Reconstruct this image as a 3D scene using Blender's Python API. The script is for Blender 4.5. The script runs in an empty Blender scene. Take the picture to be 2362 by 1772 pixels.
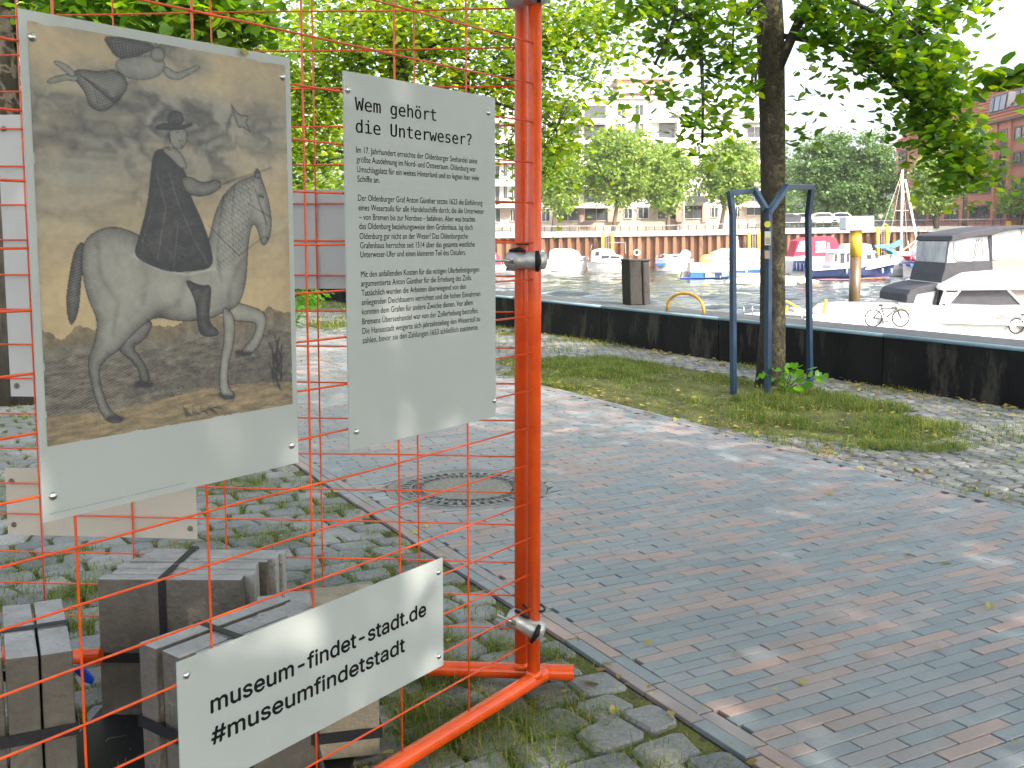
import bpy, math, random, os
import numpy as np
from math import radians, sin, cos, pi
from mathutils import Vector, Matrix
random.seed(7); R = np.random.default_rng(7)
S = bpy.context.scene; COL = S.collection
# ------------------------------------------------------------------ camera
PW, PH, FPX, PCX, PCY, PITCH, EYE = 2362., 1772., 2400., 1181., 795., radians(6.0), 1.45
cam = bpy.data.cameras.new('camera'); camo = bpy.data.objects.new('camera', cam); COL.objects.link(camo)
camo.location = (0, 0, EYE); camo.rotation_euler = (pi/2 - PITCH, 0, 0)
cam.sensor_width = 36; cam.sensor_fit = 'HORIZONTAL'; cam.lens = FPX/PW*36; cam.shift_y = -(PH/2-PCY)/PW
cam.clip_start = .05; cam.clip_end = 2500; S.camera = camo
# ------------------------------------------------------------------ world, sun, exposure
SUN_EL, SUN_DIR = radians(39), Vector((.60, -.80, 0)).normalized()
w = bpy.data.worlds.new('World'); S.world = w; w.use_nodes = True
nt = w.node_tree; nt.nodes.clear()
sky = nt.nodes.new('ShaderNodeTexSky'); sky.sky_type = 'NISHITA'; sky.sun_disc = False
sky.sun_elevation = SUN_EL; sky.sun_rotation = math.atan2(SUN_DIR.x, SUN_DIR.y)
sky.dust_density = 5.0; sky.air_density = 1.0; sky.ozone_density = 1.0
hsv = nt.nodes.new('ShaderNodeHueSaturation'); hsv.inputs['Saturation'].default_value = .55; hsv.inputs['Value'].default_value = 1.7
bg = nt.nodes.new('ShaderNodeBackground'); bg.inputs['Strength'].default_value = .15
wo = nt.nodes.new('ShaderNodeOutputWorld')
nt.links.new(sky.outputs[0], hsv.inputs['Color']); nt.links.new(hsv.outputs[0], bg.inputs['Color']); nt.links.new(bg.outputs[0], wo.inputs['Surface'])
sl = bpy.data.lights.new('sun', 'SUN'); sl.energy = 3.8; sl.angle = radians(.53); sl.color = (1, .88, .73)
so = bpy.data.objects.new('sun', sl); COL.objects.link(so)
so.rotation_euler = Vector((SUN_DIR.x*cos(SUN_EL), SUN_DIR.y*cos(SUN_EL), sin(SUN_EL))).to_track_quat('Z', 'Y').to_euler()
S.view_settings.view_transform = 'Standard'; S.view_settings.look = 'None'; S.view_settings.gamma = 1; S.view_settings.exposure = 1.2
S.render.engine = 'CYCLES'
try:
    S.cycles.use_denoising = True; S.cycles.denoiser = 'OPENIMAGEDENOISE'
except Exception: pass
S.cycles.max_bounces = 7; S.cycles.diffuse_bounces = 3; S.cycles.glossy_bounces = 3; S.cycles.transmission_bounces = 4; S.cycles.transparent_max_bounces = 6
S.cycles.sample_clamp_indirect = 6
# ------------------------------------------------------------------ camera geometry used to measure where things stand
_f = Vector((0, cos(PITCH), -sin(PITCH))); _r = Vector((1, 0, 0)); _u = Vector((0, sin(PITCH), cos(PITCH))); EYEP = Vector((0, 0, EYE))
def ray(x, y): return _f + _r*((x-PCX)/FPX) - _u*((y-PCY)/FPX)
def G(x, y, z=0.):
    d = ray(x, y); return EYEP + d*((z-EYE)/d.z)
def AT(x, y, Y):
    d = ray(x, y); return EYEP + d*(Y/d.y)
def ONP(x, y, P, n):
    d = ray(x, y); return EYEP + d*((P-EYEP).dot(n)/d.dot(n))
def proj(P):
    v = P-EYEP; z = v.dot(_f)
    return (PCX+FPX*v.dot(_r)/z, PCY-FPX*v.dot(_u)/z, z) if z > .01 else (-9e9, -9e9, z)
NV = Vector((.879, .476, 0)).normalized(); DV = Vector((-NV.y, NV.x, 0))   # across / along the brick path
def UV(u, v, z=0.): return NV*u + DV*v + Vector((0, 0, z))
# ------------------------------------------------------------------ materials
MATS = {}
def srgb(h):
    h = h.lstrip('#'); c = [int(h[i:i+2], 16)/255 for i in (0, 2, 4)]
    return tuple(x/12.92 if x <= .04045 else ((x+.055)/1.055)**2.4 for x in c) + (1,)
def mat(name, c1, c2=None, scale=8., rough=.6, metal=0., bump=0., bscale=40., detail=6., spec=.5, coat=0., stretch=None, c3=None, s3=3., t3=.55, island=0., trans=0.):
    if name in MATS: return MATS[name]
    m = bpy.data.materials.new(name); m.use_nodes = True; n = m.node_tree.nodes; l = m.node_tree.links
    b = n['Principled BSDF']; b.inputs['Roughness'].default_value = rough; b.inputs['Metallic'].default_value = metal
    b.inputs['Specular IOR Level'].default_value = spec; b.inputs['Coat Weight'].default_value = coat
    c1 = tuple(c1)+(1,) if len(c1) == 3 else c1
    b.inputs['Base Color'].default_value = c1
    tc = n.new('ShaderNodeTexCoord'); src = tc.outputs['Object']
    if stretch:
        mp = n.new('ShaderNodeMapping'); mp.inputs['Scale'].default_value = stretch; l.new(src, mp.inputs['Vector']); src = mp.outputs[0]
    col = None
    if c2 is not None:
        c2 = tuple(c2)+(1,) if len(c2) == 3 else c2
        nz = n.new('ShaderNodeTexNoise'); nz.inputs['Scale'].default_value = scale; nz.inputs['Detail'].default_value = detail; nz.inputs['Roughness'].default_value = .65
        l.new(src, nz.inputs['Vector'])
        rp = n.new('ShaderNodeValToRGB'); rp.color_ramp.elements[0].position = .36; rp.color_ramp.elements[1].position = .64
        rp.color_ramp.elements[0].color = c1; rp.color_ramp.elements[1].color = c2
        l.new(nz.outputs['Fac'], rp.inputs['Fac']); col = rp.outputs['Color']
    if c3 is not None:
        c3 = tuple(c3)+(1,) if len(c3) == 3 else c3
        nz = n.new('ShaderNodeTexNoise'); nz.inputs['Scale'].default_value = s3; nz.inputs['Detail'].default_value = 8; nz.inputs['Roughness'].default_value = .7
        l.new(src, nz.inputs['Vector'])
        rp = n.new('ShaderNodeValToRGB'); rp.color_ramp.elements[0].position = t3; rp.color_ramp.elements[1].position = t3+.07
        rp.color_ramp.elements[0].color = (0, 0, 0, 1); rp.color_ramp.elements[1].color = (1, 1, 1, 1); l.new(nz.outputs['Fac'], rp.inputs['Fac'])
        mx = n.new('ShaderNodeMixRGB'); mx.inputs[1].default_value = c1; mx.inputs[2].default_value = c3
        if col: l.new(col, mx.inputs[1])
        l.new(rp.outputs['Color'], mx.inputs[0]); col = mx.outputs[0]
    if island:
        ge = n.new('ShaderNodeNewGeometry'); oi = n.new('ShaderNodeObjectInfo'); ad = n.new('ShaderNodeMath'); ad.operation = 'ADD'
        l.new(ge.outputs['Random Per Island'], ad.inputs[0]); l.new(oi.outputs['Random'], ad.inputs[1])
        fr = n.new('ShaderNodeMath'); fr.operation = 'FRACT'; l.new(ad.outputs[0], fr.inputs[0])
        mr = n.new('ShaderNodeMapRange'); mr.inputs[3].default_value = 1-island; mr.inputs[4].default_value = 1+island; l.new(fr.outputs[0], mr.inputs[0])
        hs = n.new('ShaderNodeHueSaturation'); l.new(mr.outputs[0], hs.inputs['Value'])
        if col: l.new(col, hs.inputs['Color'])
        else: hs.inputs['Color'].default_value = c1
        col = hs.outputs[0]
    if col: l.new(col, b.inputs['Base Color'])
    if bump:
        nb = n.new('ShaderNodeTexNoise'); nb.inputs['Scale'].default_value = bscale; nb.inputs['Detail'].default_value = 6; l.new(src, nb.inputs['Vector'])
        bp = n.new('ShaderNodeBump'); bp.inputs['Strength'].default_value = bump; bp.inputs['Distance'].default_value = .02
        l.new(nb.outputs['Fac'], bp.inputs['Height']); l.new(bp.outputs[0], b.inputs['Normal'])
    if trans:
        tb = n.new('ShaderNodeBsdfTransparent'); ms = n.new('ShaderNodeMixShader'); ms.inputs[0].default_value = trans
        l.new(b.outputs[0], ms.inputs[1]); l.new(tb.outputs[0], ms.inputs[2]); l.new(ms.outputs[0], n['Material Output'].inputs['Surface'])
    MATS[name] = m; return m
def ramp_random(name, cols, rough=.7, nscale=30., namt=.25, bump=.3, bscale=60., sheen=0.):
    """colour picked per piece (object or island) from a ramp, plus fine grain"""
    m = bpy.data.materials.new(name); m.use_nodes = True; n = m.node_tree.nodes; l = m.node_tree.links; b = n['Principled BSDF']; b.inputs['Roughness'].default_value = rough
    ge = n.new('ShaderNodeNewGeometry'); oi = n.new('ShaderNodeObjectInfo'); ad = n.new('ShaderNodeMath'); ad.operation = 'ADD'
    l.new(ge.outputs['Random Per Island'], ad.inputs[0]); l.new(oi.outputs['Random'], ad.inputs[1])
    fr = n.new('ShaderNodeMath'); fr.operation = 'FRACT'; l.new(ad.outputs[0], fr.inputs[0])
    rp = n.new('ShaderNodeValToRGB'); rp.color_ramp.interpolation = 'LINEAR'; e = rp.color_ramp.elements
    e[0].color = cols[0]; e[0].position = 0; e[1].color = cols[-1]; e[1].position = 1
    for i, c in enumerate(cols[1:-1]): x = e.new((i+1)/(len(cols)-1)); x.color = c
    l.new(fr.outputs[0], rp.inputs[0])
    ge2 = ge.outputs['Position']
    nz = n.new('ShaderNodeTexNoise'); nz.inputs['Scale'].default_value = nscale; nz.inputs['Detail'].default_value = 7; nz.inputs['Roughness'].default_value = .7; l.new(ge2, nz.inputs['Vector'])
    nb = n.new('ShaderNodeTexNoise'); nb.inputs['Scale'].default_value = 1.7; nb.inputs['Detail'].default_value = 4; l.new(ge2, nb.inputs['Vector'])
    am = n.new('ShaderNodeMath'); am.operation = 'ADD'; l.new(nz.outputs['Fac'], am.inputs[0]); l.new(nb.outputs['Fac'], am.inputs[1])
    mr = n.new('ShaderNodeMapRange'); mr.inputs[1].default_value = .6; mr.inputs[2].default_value = 1.4; mr.inputs[3].default_value = 1-namt; mr.inputs[4].default_value = 1+namt
    l.new(am.outputs[0], mr.inputs[0])
    hs = n.new('ShaderNodeHueSaturation'); l.new(mr.outputs[0], hs.inputs['Value']); l.new(rp.outputs[0], hs.inputs['Color']); l.new(hs.outputs[0], b.inputs['Base Color'])
    bp = n.new('ShaderNodeBump'); bp.inputs['Strength'].default_value = bump; bp.inputs['Distance'].default_value = .004
    n2 = n.new('ShaderNodeTexNoise'); n2.inputs['Scale'].default_value = bscale; n2.inputs['Detail'].default_value = 5; l.new(ge2, n2.inputs['Vector'])
    l.new(n2.outputs['Fac'], bp.inputs['Height']); l.new(bp.outputs[0], b.inputs['Normal'])
    MATS[name] = m; return m
def leafmat(name, cols, transl=.45, rough=.5):
    m = bpy.data.materials.new(name); m.use_nodes = True; n = m.node_tree.nodes; l = m.node_tree.links; b = n['Principled BSDF']
    b.inputs['Roughness'].default_value = rough; b.inputs['Specular IOR Level'].default_value = .35
    ge = n.new('ShaderNodeNewGeometry'); oi = n.new('ShaderNodeObjectInfo'); ad = n.new('ShaderNodeMath'); ad.operation = 'ADD'
    l.new(ge.outputs['Random Per Island'], ad.inputs[0]); l.new(oi.outputs['Random'], ad.inputs[1]); fr = n.new('ShaderNodeMath'); fr.operation = 'FRACT'; l.new(ad.outputs[0], fr.inputs[0])
    rp = n.new('ShaderNodeValToRGB'); e = rp.color_ramp.elements; e[0].color = cols[0]; e[1].color = cols[-1]
    for i, c in enumerate(cols[1:-1]): x = e.new((i+1)/(len(cols)-1)); x.color = c
    l.new(fr.outputs[0], rp.inputs[0]); l.new(rp.outputs[0], b.inputs['Base Color'])
    tb = n.new('ShaderNodeBsdfTranslucent'); hs = n.new('ShaderNodeHueSaturation'); hs.inputs['Hue'].default_value = .478; hs.inputs['Saturation'].default_value = 1.1; hs.inputs['Value'].default_value = 2.7
    l.new(rp.outputs[0], hs.inputs['Color']); l.new(hs.outputs[0], tb.inputs['Color'])
    ms = n.new('ShaderNodeMixShader'); ms.inputs[0].default_value = transl
    l.new(b.outputs[0], ms.inputs[1]); l.new(tb.outputs[0], ms.inputs[2]); l.new(ms.outputs[0], n['Material Output'].inputs['Surface'])
    MATS[name] = m; return m
def c4(*a): return tuple(a)+(1,)
ORANGE = mat('orange_powder_coat', (.72, .085, .004), (.60, .060, .006), scale=14, c3=(.50, .05, .01), s3=60, t3=.66, rough=.34, coat=.25, spec=.4, bump=.03, bscale=90)
PANELW = mat('white_board', (.37, .405, .415), (.355, .39, .40), scale=3, rough=.36, spec=.4)
PANELB = mat('board_back', (.47, .48, .48), (.43, .44, .44), scale=3, rough=.5)
PANELC = mat('board_back_beige', (.42, .39, .33), (.38, .35, .30), scale=4, rough=.55, c3=(.30, .27, .2), s3=30, t3=.68)
INK = mat('black_print', (.006, .007, .008), rough=.7, spec=.12)
STEEL = mat('bolt_steel', (.55, .55, .56), rough=.28, metal=1.)
DSTEEL = mat('dull_screw', (.16, .14, .12), (.3, .28, .26), scale=60, rough=.45, metal=.9)
GALV = mat('galvanised_clamp', (.36, .37, .38), (.48, .49, .50), scale=25, rough=.38, metal=.6, bump=.15, bscale=50)
RUBBER = mat('black_rubber', (.010, .010, .011), rough=.5, spec=.25)
STRAP = mat('black_strap', (.014, .015, .018), (.024, .026, .03), scale=120, rough=.5, spec=.3)
SLABM = mat('concrete_slab', (.14, .125, .105), (.085, .078, .068), scale=5, rough=.9, bump=.5, bscale=45, c3=(.16, .125, .085), s3=4, t3=.56)  # weathered brown, darkened further for fronts that get little light
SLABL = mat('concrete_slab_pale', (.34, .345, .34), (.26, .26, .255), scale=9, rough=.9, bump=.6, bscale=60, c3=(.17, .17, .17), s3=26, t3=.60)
BARK = mat('linden_bark', (.030, .025, .020), (.062, .052, .040), scale=22, rough=.95, bump=1.0, bscale=34, c3=(.13, .12, .045), s3=30, t3=.50, stretch=(1, 1, .8))
_n = BARK.node_tree.nodes; _l = BARK.node_tree.links; _mx = [x for x in _n if x.type == 'MIX_RGB'][0]; _o = _mx.inputs[0].links[0].from_socket
_g = _n.new('ShaderNodeNewGeometry'); _s = _n.new('ShaderNodeSeparateXYZ'); _l.new(_g.outputs['Normal'], _s.inputs[0]); _m = _n.new('ShaderNodeMapRange'); _m.inputs[1].default_value = -.15; _m.inputs[2].default_value = .45; _l.new(_s.outputs['X'], _m.inputs[0])   # lichen grows on one side only
_p = _n.new('ShaderNodeMath'); _p.operation = 'MULTIPLY'; _l.new(_o, _p.inputs[0]); _l.new(_m.outputs[0], _p.inputs[1]); _l.new(_p.outputs[0], _mx.inputs[0])
BARKD = mat('dark_bark', (.032, .027, .022), (.06, .052, .04), scale=16, rough=.95, bump=1.0, bscale=20, stretch=(1, 1, .35))
BLUE = mat('blue_steel', (.023, .055, .115), (.018, .042, .088), scale=9, rough=.38, coat=.2, c3=(.12, .11, .10), s3=26, t3=.66)
WALLD = mat('blackened_concrete', (.010, .010, .012), (.018, .017, .017), scale=3, rough=.75, bump=.3, bscale=30, c3=(.055, .05, .042), s3=2.6, t3=.55, spec=.15, stretch=(1, 1, .35))
WALLT = mat('wall_coping_metal', (.10, .105, .11), (.07, .07, .07), scale=14, spec=.3, rough=.65, bump=.15, c3=(.11, .11, .11), s3=25, t3=.62)
WALLE = mat('wall_edge_paint', (.25, .37, .47), (.20, .31, .40), scale=30, rough=.4)
LEAF = leafmat('linden_leaf', [c4(.032, .09, .013), c4(.055, .135, .015), c4(.085, .175, .017), c4(.15, .22, .022)], .52)
LEAF2 = leafmat('linden_leaf_far', [c4(.04, .10, .014), c4(.08, .16, .018), c4(.14, .22, .022), c4(.24, .29, .035)], .55)
LEAFF = leafmat('far_foliage', [c4(.09, .17, .035), c4(.13, .22, .045), c4(.19, .27, .06), c4(.25, .31, .08)], .35)
LEAFG = leafmat('far_foliage_dark', [c4(.055, .11, .04), c4(.075, .15, .045), c4(.10, .18, .05), c4(.14, .21, .06)], .3)
GRASSM = leafmat('grass_blade', [c4(.04, .10, .014), c4(.08, .14, .018), c4(.15, .18, .03), c4(.27, .23, .07)], .3, .6)
GRASSD = leafmat('grass_blade_fresh', [c4(.035, .10, .016), c4(.07, .14, .02), c4(.15, .19, .035), c4(.30, .26, .09)], .3, .6)
DRY = leafmat('dry_leaf', [c4(.16, .09, .03), c4(.30, .22, .06), c4(.38, .33, .10), c4(.12, .16, .03)], .2, .6)
SOIL = mat('soil', (.075, .052, .033), (.040, .030, .021), scale=5, rough=1., bump=1., bscale=60, c3=(.06, .068, .025), s3=5, t3=.60)
WATERM = mat('harbour_water', (.020, .026, .020), rough=.04, spec=.6)
# ------------------------------------------------------------------ mesh helpers
class MB:
    def __init__(s): s.v = []; s.f = []
    def add(s, vs, fs):
        o = len(s.v); s.v += [tuple(v) for v in vs]; s.f += [tuple(i+o for i in f) for f in fs]; return s
    def box(s, c, d, ax=None):
        c = Vector(c); X, Y, Z = ax if ax else (Vector((1, 0, 0)), Vector((0, 1, 0)), Vector((0, 0, 1)))
        hx, hy, hz = d[0]/2, d[1]/2, d[2]/2
        vs = [c+X*(hx*i)+Y*(hy*j)+Z*(hz*k) for k in (-1, 1) for j in (-1, 1) for i in (-1, 1)]
        return s.add(vs, [(0, 2, 3, 1), (4, 5, 7, 6), (0, 1, 5, 4), (2, 6, 7, 3), (0, 4, 6, 2), (1, 3, 7, 5)])
    def tube(s, pts, r, n=8, cap=True):
        pts = [Vector(p) for p in pts]; rs = r if isinstance(r, (list, tuple)) else [r]*len(pts)
        o = len(s.v); up = None
        for i, p in enumerate(pts):
            t = (pts[min(i+1, len(pts)-1)]-pts[max(i-1, 0)]).normalized()
            if up is None: up = t.orthogonal().normalized()
            up = (up-t*up.dot(t)); up = up.normalized() if up.length > 1e-6 else t.orthogonal().normalized()
            b = t.cross(up)
            for k in range(n):
                a = 2*pi*k/n; s.v.append(tuple(p+up*(cos(a)*rs[i])+b*(sin(a)*rs[i])))
        for i in range(len(pts)-1):
            for k in range(n): s.f.append((o+i*n+k, o+i*n+(k+1) % n, o+(i+1)*n+(k+1) % n, o+(i+1)*n+k))
        if cap: s.f.append(tuple(o+k for k in range(n))[::-1]); s.f.append(tuple(o+(len(pts)-1)*n+k for k in range(n)))
        return s
    def prism(s, poly, T):
        """poly: 3-D points of one face (planar), T: thickness vector"""
        n = len(poly); T = Vector(T); vs = [Vector(p) for p in poly]+[Vector(p)+T for p in poly]
        return s.add(vs, [tuple(range(n))[::-1], tuple(range(n, 2*n))]+[(i, (i+1) % n, n+(i+1) % n, n+i) for i in range(n)])
    def sphere(s, c, r, n=10, m=6, sc=(1, 1, 1), half=False):
        c = Vector(c); o = len(s.v); top = pi/2 if half else pi
        for i in range(m+1):
            th = top*i/m
            for k in range(n): s.v.append((c.x+r*sc[0]*sin(th)*cos(2*pi*k/n), c.y+r*sc[1]*sin(th)*sin(2*pi*k/n), c.z+r*sc[2]*cos(th)))
        for i in range(m):
            for k in range(n): s.f.append((o+i*n+k, o+(i+1)*n+k, o+(i+1)*n+(k+1) % n, o+i*n+(k+1) % n))
        return s
def wloc(o):
    v = Vector((0, 0, 0))
    while o is not None: v += o.location; o = o.parent
    return v
def tag(o, label=None, cat=None, group=None, kind=None):
    if label: o['label'] = label
    if cat: o['category'] = cat
    if group: o['group'] = group
    if kind: o['kind'] = kind
    return o
def build(name, mb, m, parent=None, smooth=False, bevel=0, kind=None, origin=None, label=None):
    off = wloc(parent) if parent else Vector((0, 0, 0))
    loc = (Vector(origin)-off) if origin is not None else Vector((0, 0, 0))
    tot = off+loc
    me = bpy.data.meshes.new(name)
    me.from_pydata([(x-tot.x, y-tot.y, z-tot.z) for x, y, z in mb.v], [], mb.f); me.materials.append(m)
    if smooth: me.shade_smooth()
    me.update()
    o = bpy.data.objects.new(name, me); COL.objects.link(o); o.location = loc
    if parent: o.parent = parent
    if bevel:
        b = o.modifiers.new('bevel', 'BEVEL'); b.width = bevel; b.segments = 2; b.limit_method = 'ANGLE'
    if kind: o['kind'] = kind
    if label: o['label'] = label
    return o
def npbuild(name, V, F, m, parent=None, kind=None, origin=None, smooth=False):
    """V (N,3) float, F (M,k) int, k fixed"""
    off = wloc(parent) if parent else Vector((0, 0, 0))
    loc = (Vector(origin)-off) if origin is not None else Vector((0, 0, 0)); tot = off+loc
    me = bpy.data.meshes.new(name); V = np.asarray(V, np.float32)-np.array(tot, np.float32); F = np.asarray(F, np.int32); k = F.shape[1]
    me.vertices.add(len(V)); me.vertices.foreach_set('co', V.ravel())
    me.loops.add(F.size); me.loops.foreach_set('vertex_index', F.ravel())
    me.polygons.add(len(F)); me.polygons.foreach_set('loop_start', np.arange(0, F.size, k, dtype=np.int32)); me.polygons.foreach_set('loop_total', np.full(len(F), k, np.int32))
    if smooth: me.polygons.foreach_set('use_smooth', np.ones(len(F), bool))
    me.update(calc_edges=True); me.materials.append(m)
    o = bpy.data.objects.new(name, me); COL.objects.link(o); o.location = loc
    if parent: o.parent = parent
    if kind: o['kind'] = kind
    return o
def thing(name, label, cat, loc, group=None):
    o = bpy.data.objects.new(name, None); o.empty_display_size = .2; COL.objects.link(o); o.location = Vector(loc)
    return tag(o, label, cat, group)
def copyobj(o, loc=None, parent=None, rot=None, scale=None):
    c = o.copy(); COL.objects.link(c)
    if loc is not None: c.location = loc
    if rot is not None: c.rotation_euler = rot
    if scale is not None: c.scale = scale
    if parent: c.parent = parent
    return c
def copytree(o, loc, rotz=0, label=None):
    c = o.copy(); COL.objects.link(c); c.location = loc; c.rotation_euler.z = rotz
    if label: c['label'] = label
    for ch in o.children:
        d = ch.copy(); COL.objects.link(d); d.parent = c
        for g in ch.children: e = g.copy(); COL.objects.link(e); e.parent = d
    return c
# leaves ----------------------------------------------------------
HEART = np.array([(0, 0, 0), (.36, -.10, .05), (.52, .25, .07), (.34, .68, .04), (0, 1.08, -.04), (-.34, .68, .04), (-.52, .25, .07), (-.36, -.10, .05)], np.float32)
HEARTF = np.array([(0, 1, 2, 3), (0, 3, 4, 4), (0, 4, 5, 5), (0, 5, 6, 7)], np.int32)
def rnd_dirs(n, up=.9, droop=.35):
    nr = R.normal(size=(n, 3))*.62; nr[:, 2] = np.abs(nr[:, 2])*.4+up; nr /= np.linalg.norm(nr, axis=1)[:, None]
    t = R.normal(size=(n, 3)); t[:, 2] = t[:, 2]*.4-droop; t -= nr*(t*nr).sum(1)[:, None]; t /= np.linalg.norm(t, axis=1)[:, None]+1e-6
    b = np.cross(t, nr); return t, b, nr
def leafmesh(P, size, far=False, up=.9, droop=.5):
    """one leaf at each point; returns V, F (heart: 8 verts, 3 faces as quads; far: diamond quad)"""
    n = len(P); t, b, nr = rnd_dirs(n, up, droop); s = (size*(.65+.6*R.random(n)))[:, None, None]
    if far: L = np.array([(0, 0, 0), (.5, .45, .08), (0, 1., 0), (-.5, .45, .08)], np.float32); F = np.array([(0, 1, 2, 3)], np.int32)
    else:
        L = HEART[[0, 1, 2, 3, 4, 5, 6, 7]]; F = np.array([(0, 1, 2, 3), (3, 4, 5, 0), (5, 6, 7, 0)], np.int32)
    V = P[:, None, :] + s*(b[:, None, :]*L[None, :, 0:1] + t[:, None, :]*L[None, :, 1:2] + nr[:, None, :]*L[None, :, 2:3])
    k = len(L); FF = (F[None]+(np.arange(n)*k)[:, None, None]).reshape(-1, 4)
    return V.reshape(-1, 3), FF
def clumps(c, r, nclump, nleaf, cr=.3, shell=.45):
    """leaf positions in an ellipsoid: clump centres biased to the outside"""
    d = R.normal(size=(nclump, 3)); d /= np.linalg.norm(d, axis=1)[:, None]; rad = (shell+(1-shell)*R.random(nclump)**.6)[:, None]
    cc = np.array(c)+d*rad*np.array(r); k = R.integers(0, nclump, nleaf)
    off = R.normal(size=(nleaf, 3))*cr*(.4+.9*R.random(nclump)[k])[:, None]; off[:, 2] = off[:, 2]*.7-np.abs(off[:, 2])*.15
    return cc[k]+off, cc
# ================================================================== GROUND
W0 = Vector((.421, 15.468, 0)); DW = Vector((.507, -.862, 0)).normalized(); NW = Vector((.862, .507, 0)).normalized()
WZ = -2.35
def WP(t, n=0., z=0.): return W0 + DW*t + NW*n + Vector((0, 0, z))
class VN:
    def __init__(s, seed=1): s.t = np.random.default_rng(seed).random((64, 64))
    def __call__(s, x, y, f=1.):
        x = np.asarray(x)*f; y = np.asarray(y)*f; xi = np.floor(x).astype(int); yi = np.floor(y).astype(int); fx = x-xi; fy = y-yi
        fx = fx*fx*(3-2*fx); fy = fy*fy*(3-2*fy); t = s.t; a = t[xi % 64, yi % 64]; b = t[(xi+1) % 64, yi % 64]; c = t[xi % 64, (yi+1) % 64]; d = t[(xi+1) % 64, (yi+1) % 64]
        return (a*(1-fx)+b*fx)*(1-fy)+(c*(1-fx)+d*fx)*fy
vn1, vn2 = VN(3), VN(9)
g = MB(); a, b = WP(-500, .02), WP(160, .02)
g.add([a+Vector((0, 0, -.024)), b+Vector((0, 0, -.024)), b-NW*400+Vector((0, 0, -.024)), a-NW*400+Vector((0, 0, -.024))], [(0, 3, 2, 1)])
build('ground', g, SOIL, kind='structure')
# harbour basin: water and the near quay face
wat = MB(); a, b = WP(-260, .55, WZ-.14), WP(260, .55, WZ-.14); wat.add([a, b, b+NW*420, a+NW*420], [(0, 1, 2, 3)])
build('distant_water', wat, WATERM, kind='structure')
wx, wy = np.meshgrid(np.arange(-34, 92, .36), np.arange(12, 136, .30)); wz = np.zeros(wx.shape)
for k in range(26):                                  # wind ripples: many short crossing waves
    th = R.normal(pi/2, .55); lam = R.uniform(.9, 4.2); wz += .0075*lam**.9*np.sin((wx*math.cos(th)+wy*math.sin(th))*2*pi/lam+R.uniform(0, 6.3)+.8*np.sin(wx*.11+wy*.07*k))
wz *= .35+.9*vn1(wx+60, wy, .06); keepw = ((wx-W0.x)*NW.x+(wy-W0.y)*NW.y) > .5
ii_ = np.arange(wx.size).reshape(wx.shape); qq = np.stack([ii_[:-1, :-1], ii_[:-1, 1:], ii_[1:, 1:], ii_[1:, :-1]], -1).reshape(-1, 4); qq = qq[keepw.ravel()[qq].all(1)]
water = npbuild('water', np.stack([wx.ravel(), wy.ravel(), wz.ravel()+WZ], 1), qq, WATERM, kind='structure', smooth=True)
n = WATERM.node_tree.nodes; l = WATERM.node_tree.links; tc = n.new('ShaderNodeTexCoord'); mp = n.new('ShaderNodeMapping'); mp.inputs['Scale'].default_value = (.6, 1.8, 1)
l.new(tc.outputs['Object'], mp.inputs['Vector']); nz = n.new('ShaderNodeTexNoise'); nz.inputs['Scale'].default_value = 1.5; nz.inputs['Detail'].default_value = 5; l.new(mp.outputs[0], nz.inputs['Vector'])
bp = n.new('ShaderNodeBump'); bp.inputs['Strength'].default_value = .5; bp.inputs['Distance'].default_value = .12; l.new(nz.outputs['Fac'], bp.inputs['Height']); l.new(bp.outputs[0], n['Principled BSDF'].inputs['Normal'])
# ------------------------------------------------------------------ brick path
MH = Vector((-.26, 5.87, 0))
UL, UR = 2.0, 4.93                      # inner edges of the field
BRICK = ramp_random('clinker_brick', [c4(.150, .180, .205), c4(.182, .210, .235), c4(.170, .198, .222), c4(.205, .215, .235), c4(.235, .200, .200), c4(.300, .215, .195), c4(.195, .220, .245)], rough=.5, nscale=45, namt=.20, bump=.5, bscale=220)
path = MB(); path.add([UV(1.885, -6, -.016), UV(5.06, -6, -.016), UV(5.06, 70, -.016), UV(1.885, 70, -.016)], [(0, 1, 2, 3)])
pth = build('brick_path', path, mat('joint_sand', (.014, .013, .012), (.008, .008, .008), scale=30, rough=1.), kind='structure')
bricks = []                              # (u, v, length, width, along_u)
v = 1.2; row = 0
while v < 24:
    off = (0 if row % 2 else .5)*.24 + .02*math.sin(row*.7); u = UL - .24 + off
    while u < UR:
        u0, u1 = max(u, UL), min(u+.2375, UR)
        if u1-u0 > .05: bricks.append(((u0+u1)/2, v, u1-u0-.0035, .0516, True))
        u += .24
    v += .0555; row += 1
for uc in (1.972, 1.917, UR+.0285, UR+.085):
    v = 1.0 + random.random()*.2
    while v < 24: bricks.append((uc, v, .0510, .2355, False)); v += .242
def brick_geo(u, v, a, b, tilt=True, top=.0):
    """beveled brick: bottom ring, top ring and inner top"""
    c = UV(u, v); z0, z1 = -.035, top+random.uniform(-.0016, .0016); tx, ty = (random.uniform(-.005, .005), random.uniform(-.012, .012)) if tilt else (0, 0)
    out = []
    for (hx, hy, z) in ((a/2, b/2, z0), (a/2, b/2, z1-.0018), (a/2-.0018, b/2-.0018, z1)):
        for sx, sy in ((-1, -1), (1, -1), (1, 1), (-1, 1)): out.append((sx*hx, sy*hy, z+tx*sx*hx+ty*sy*hy))
    W = [c+NV*x+DV*y+Vector((0, 0, z)) for x, y, z in out]
    for i, p in enumerate(W):
        d = Vector((p.x-MH.x, p.y-MH.y, 0))
        if d.length < .468: q = d.normalized()*.468; W[i] = Vector((MH.x+q.x, MH.y+q.y, p.z))
    return W
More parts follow.
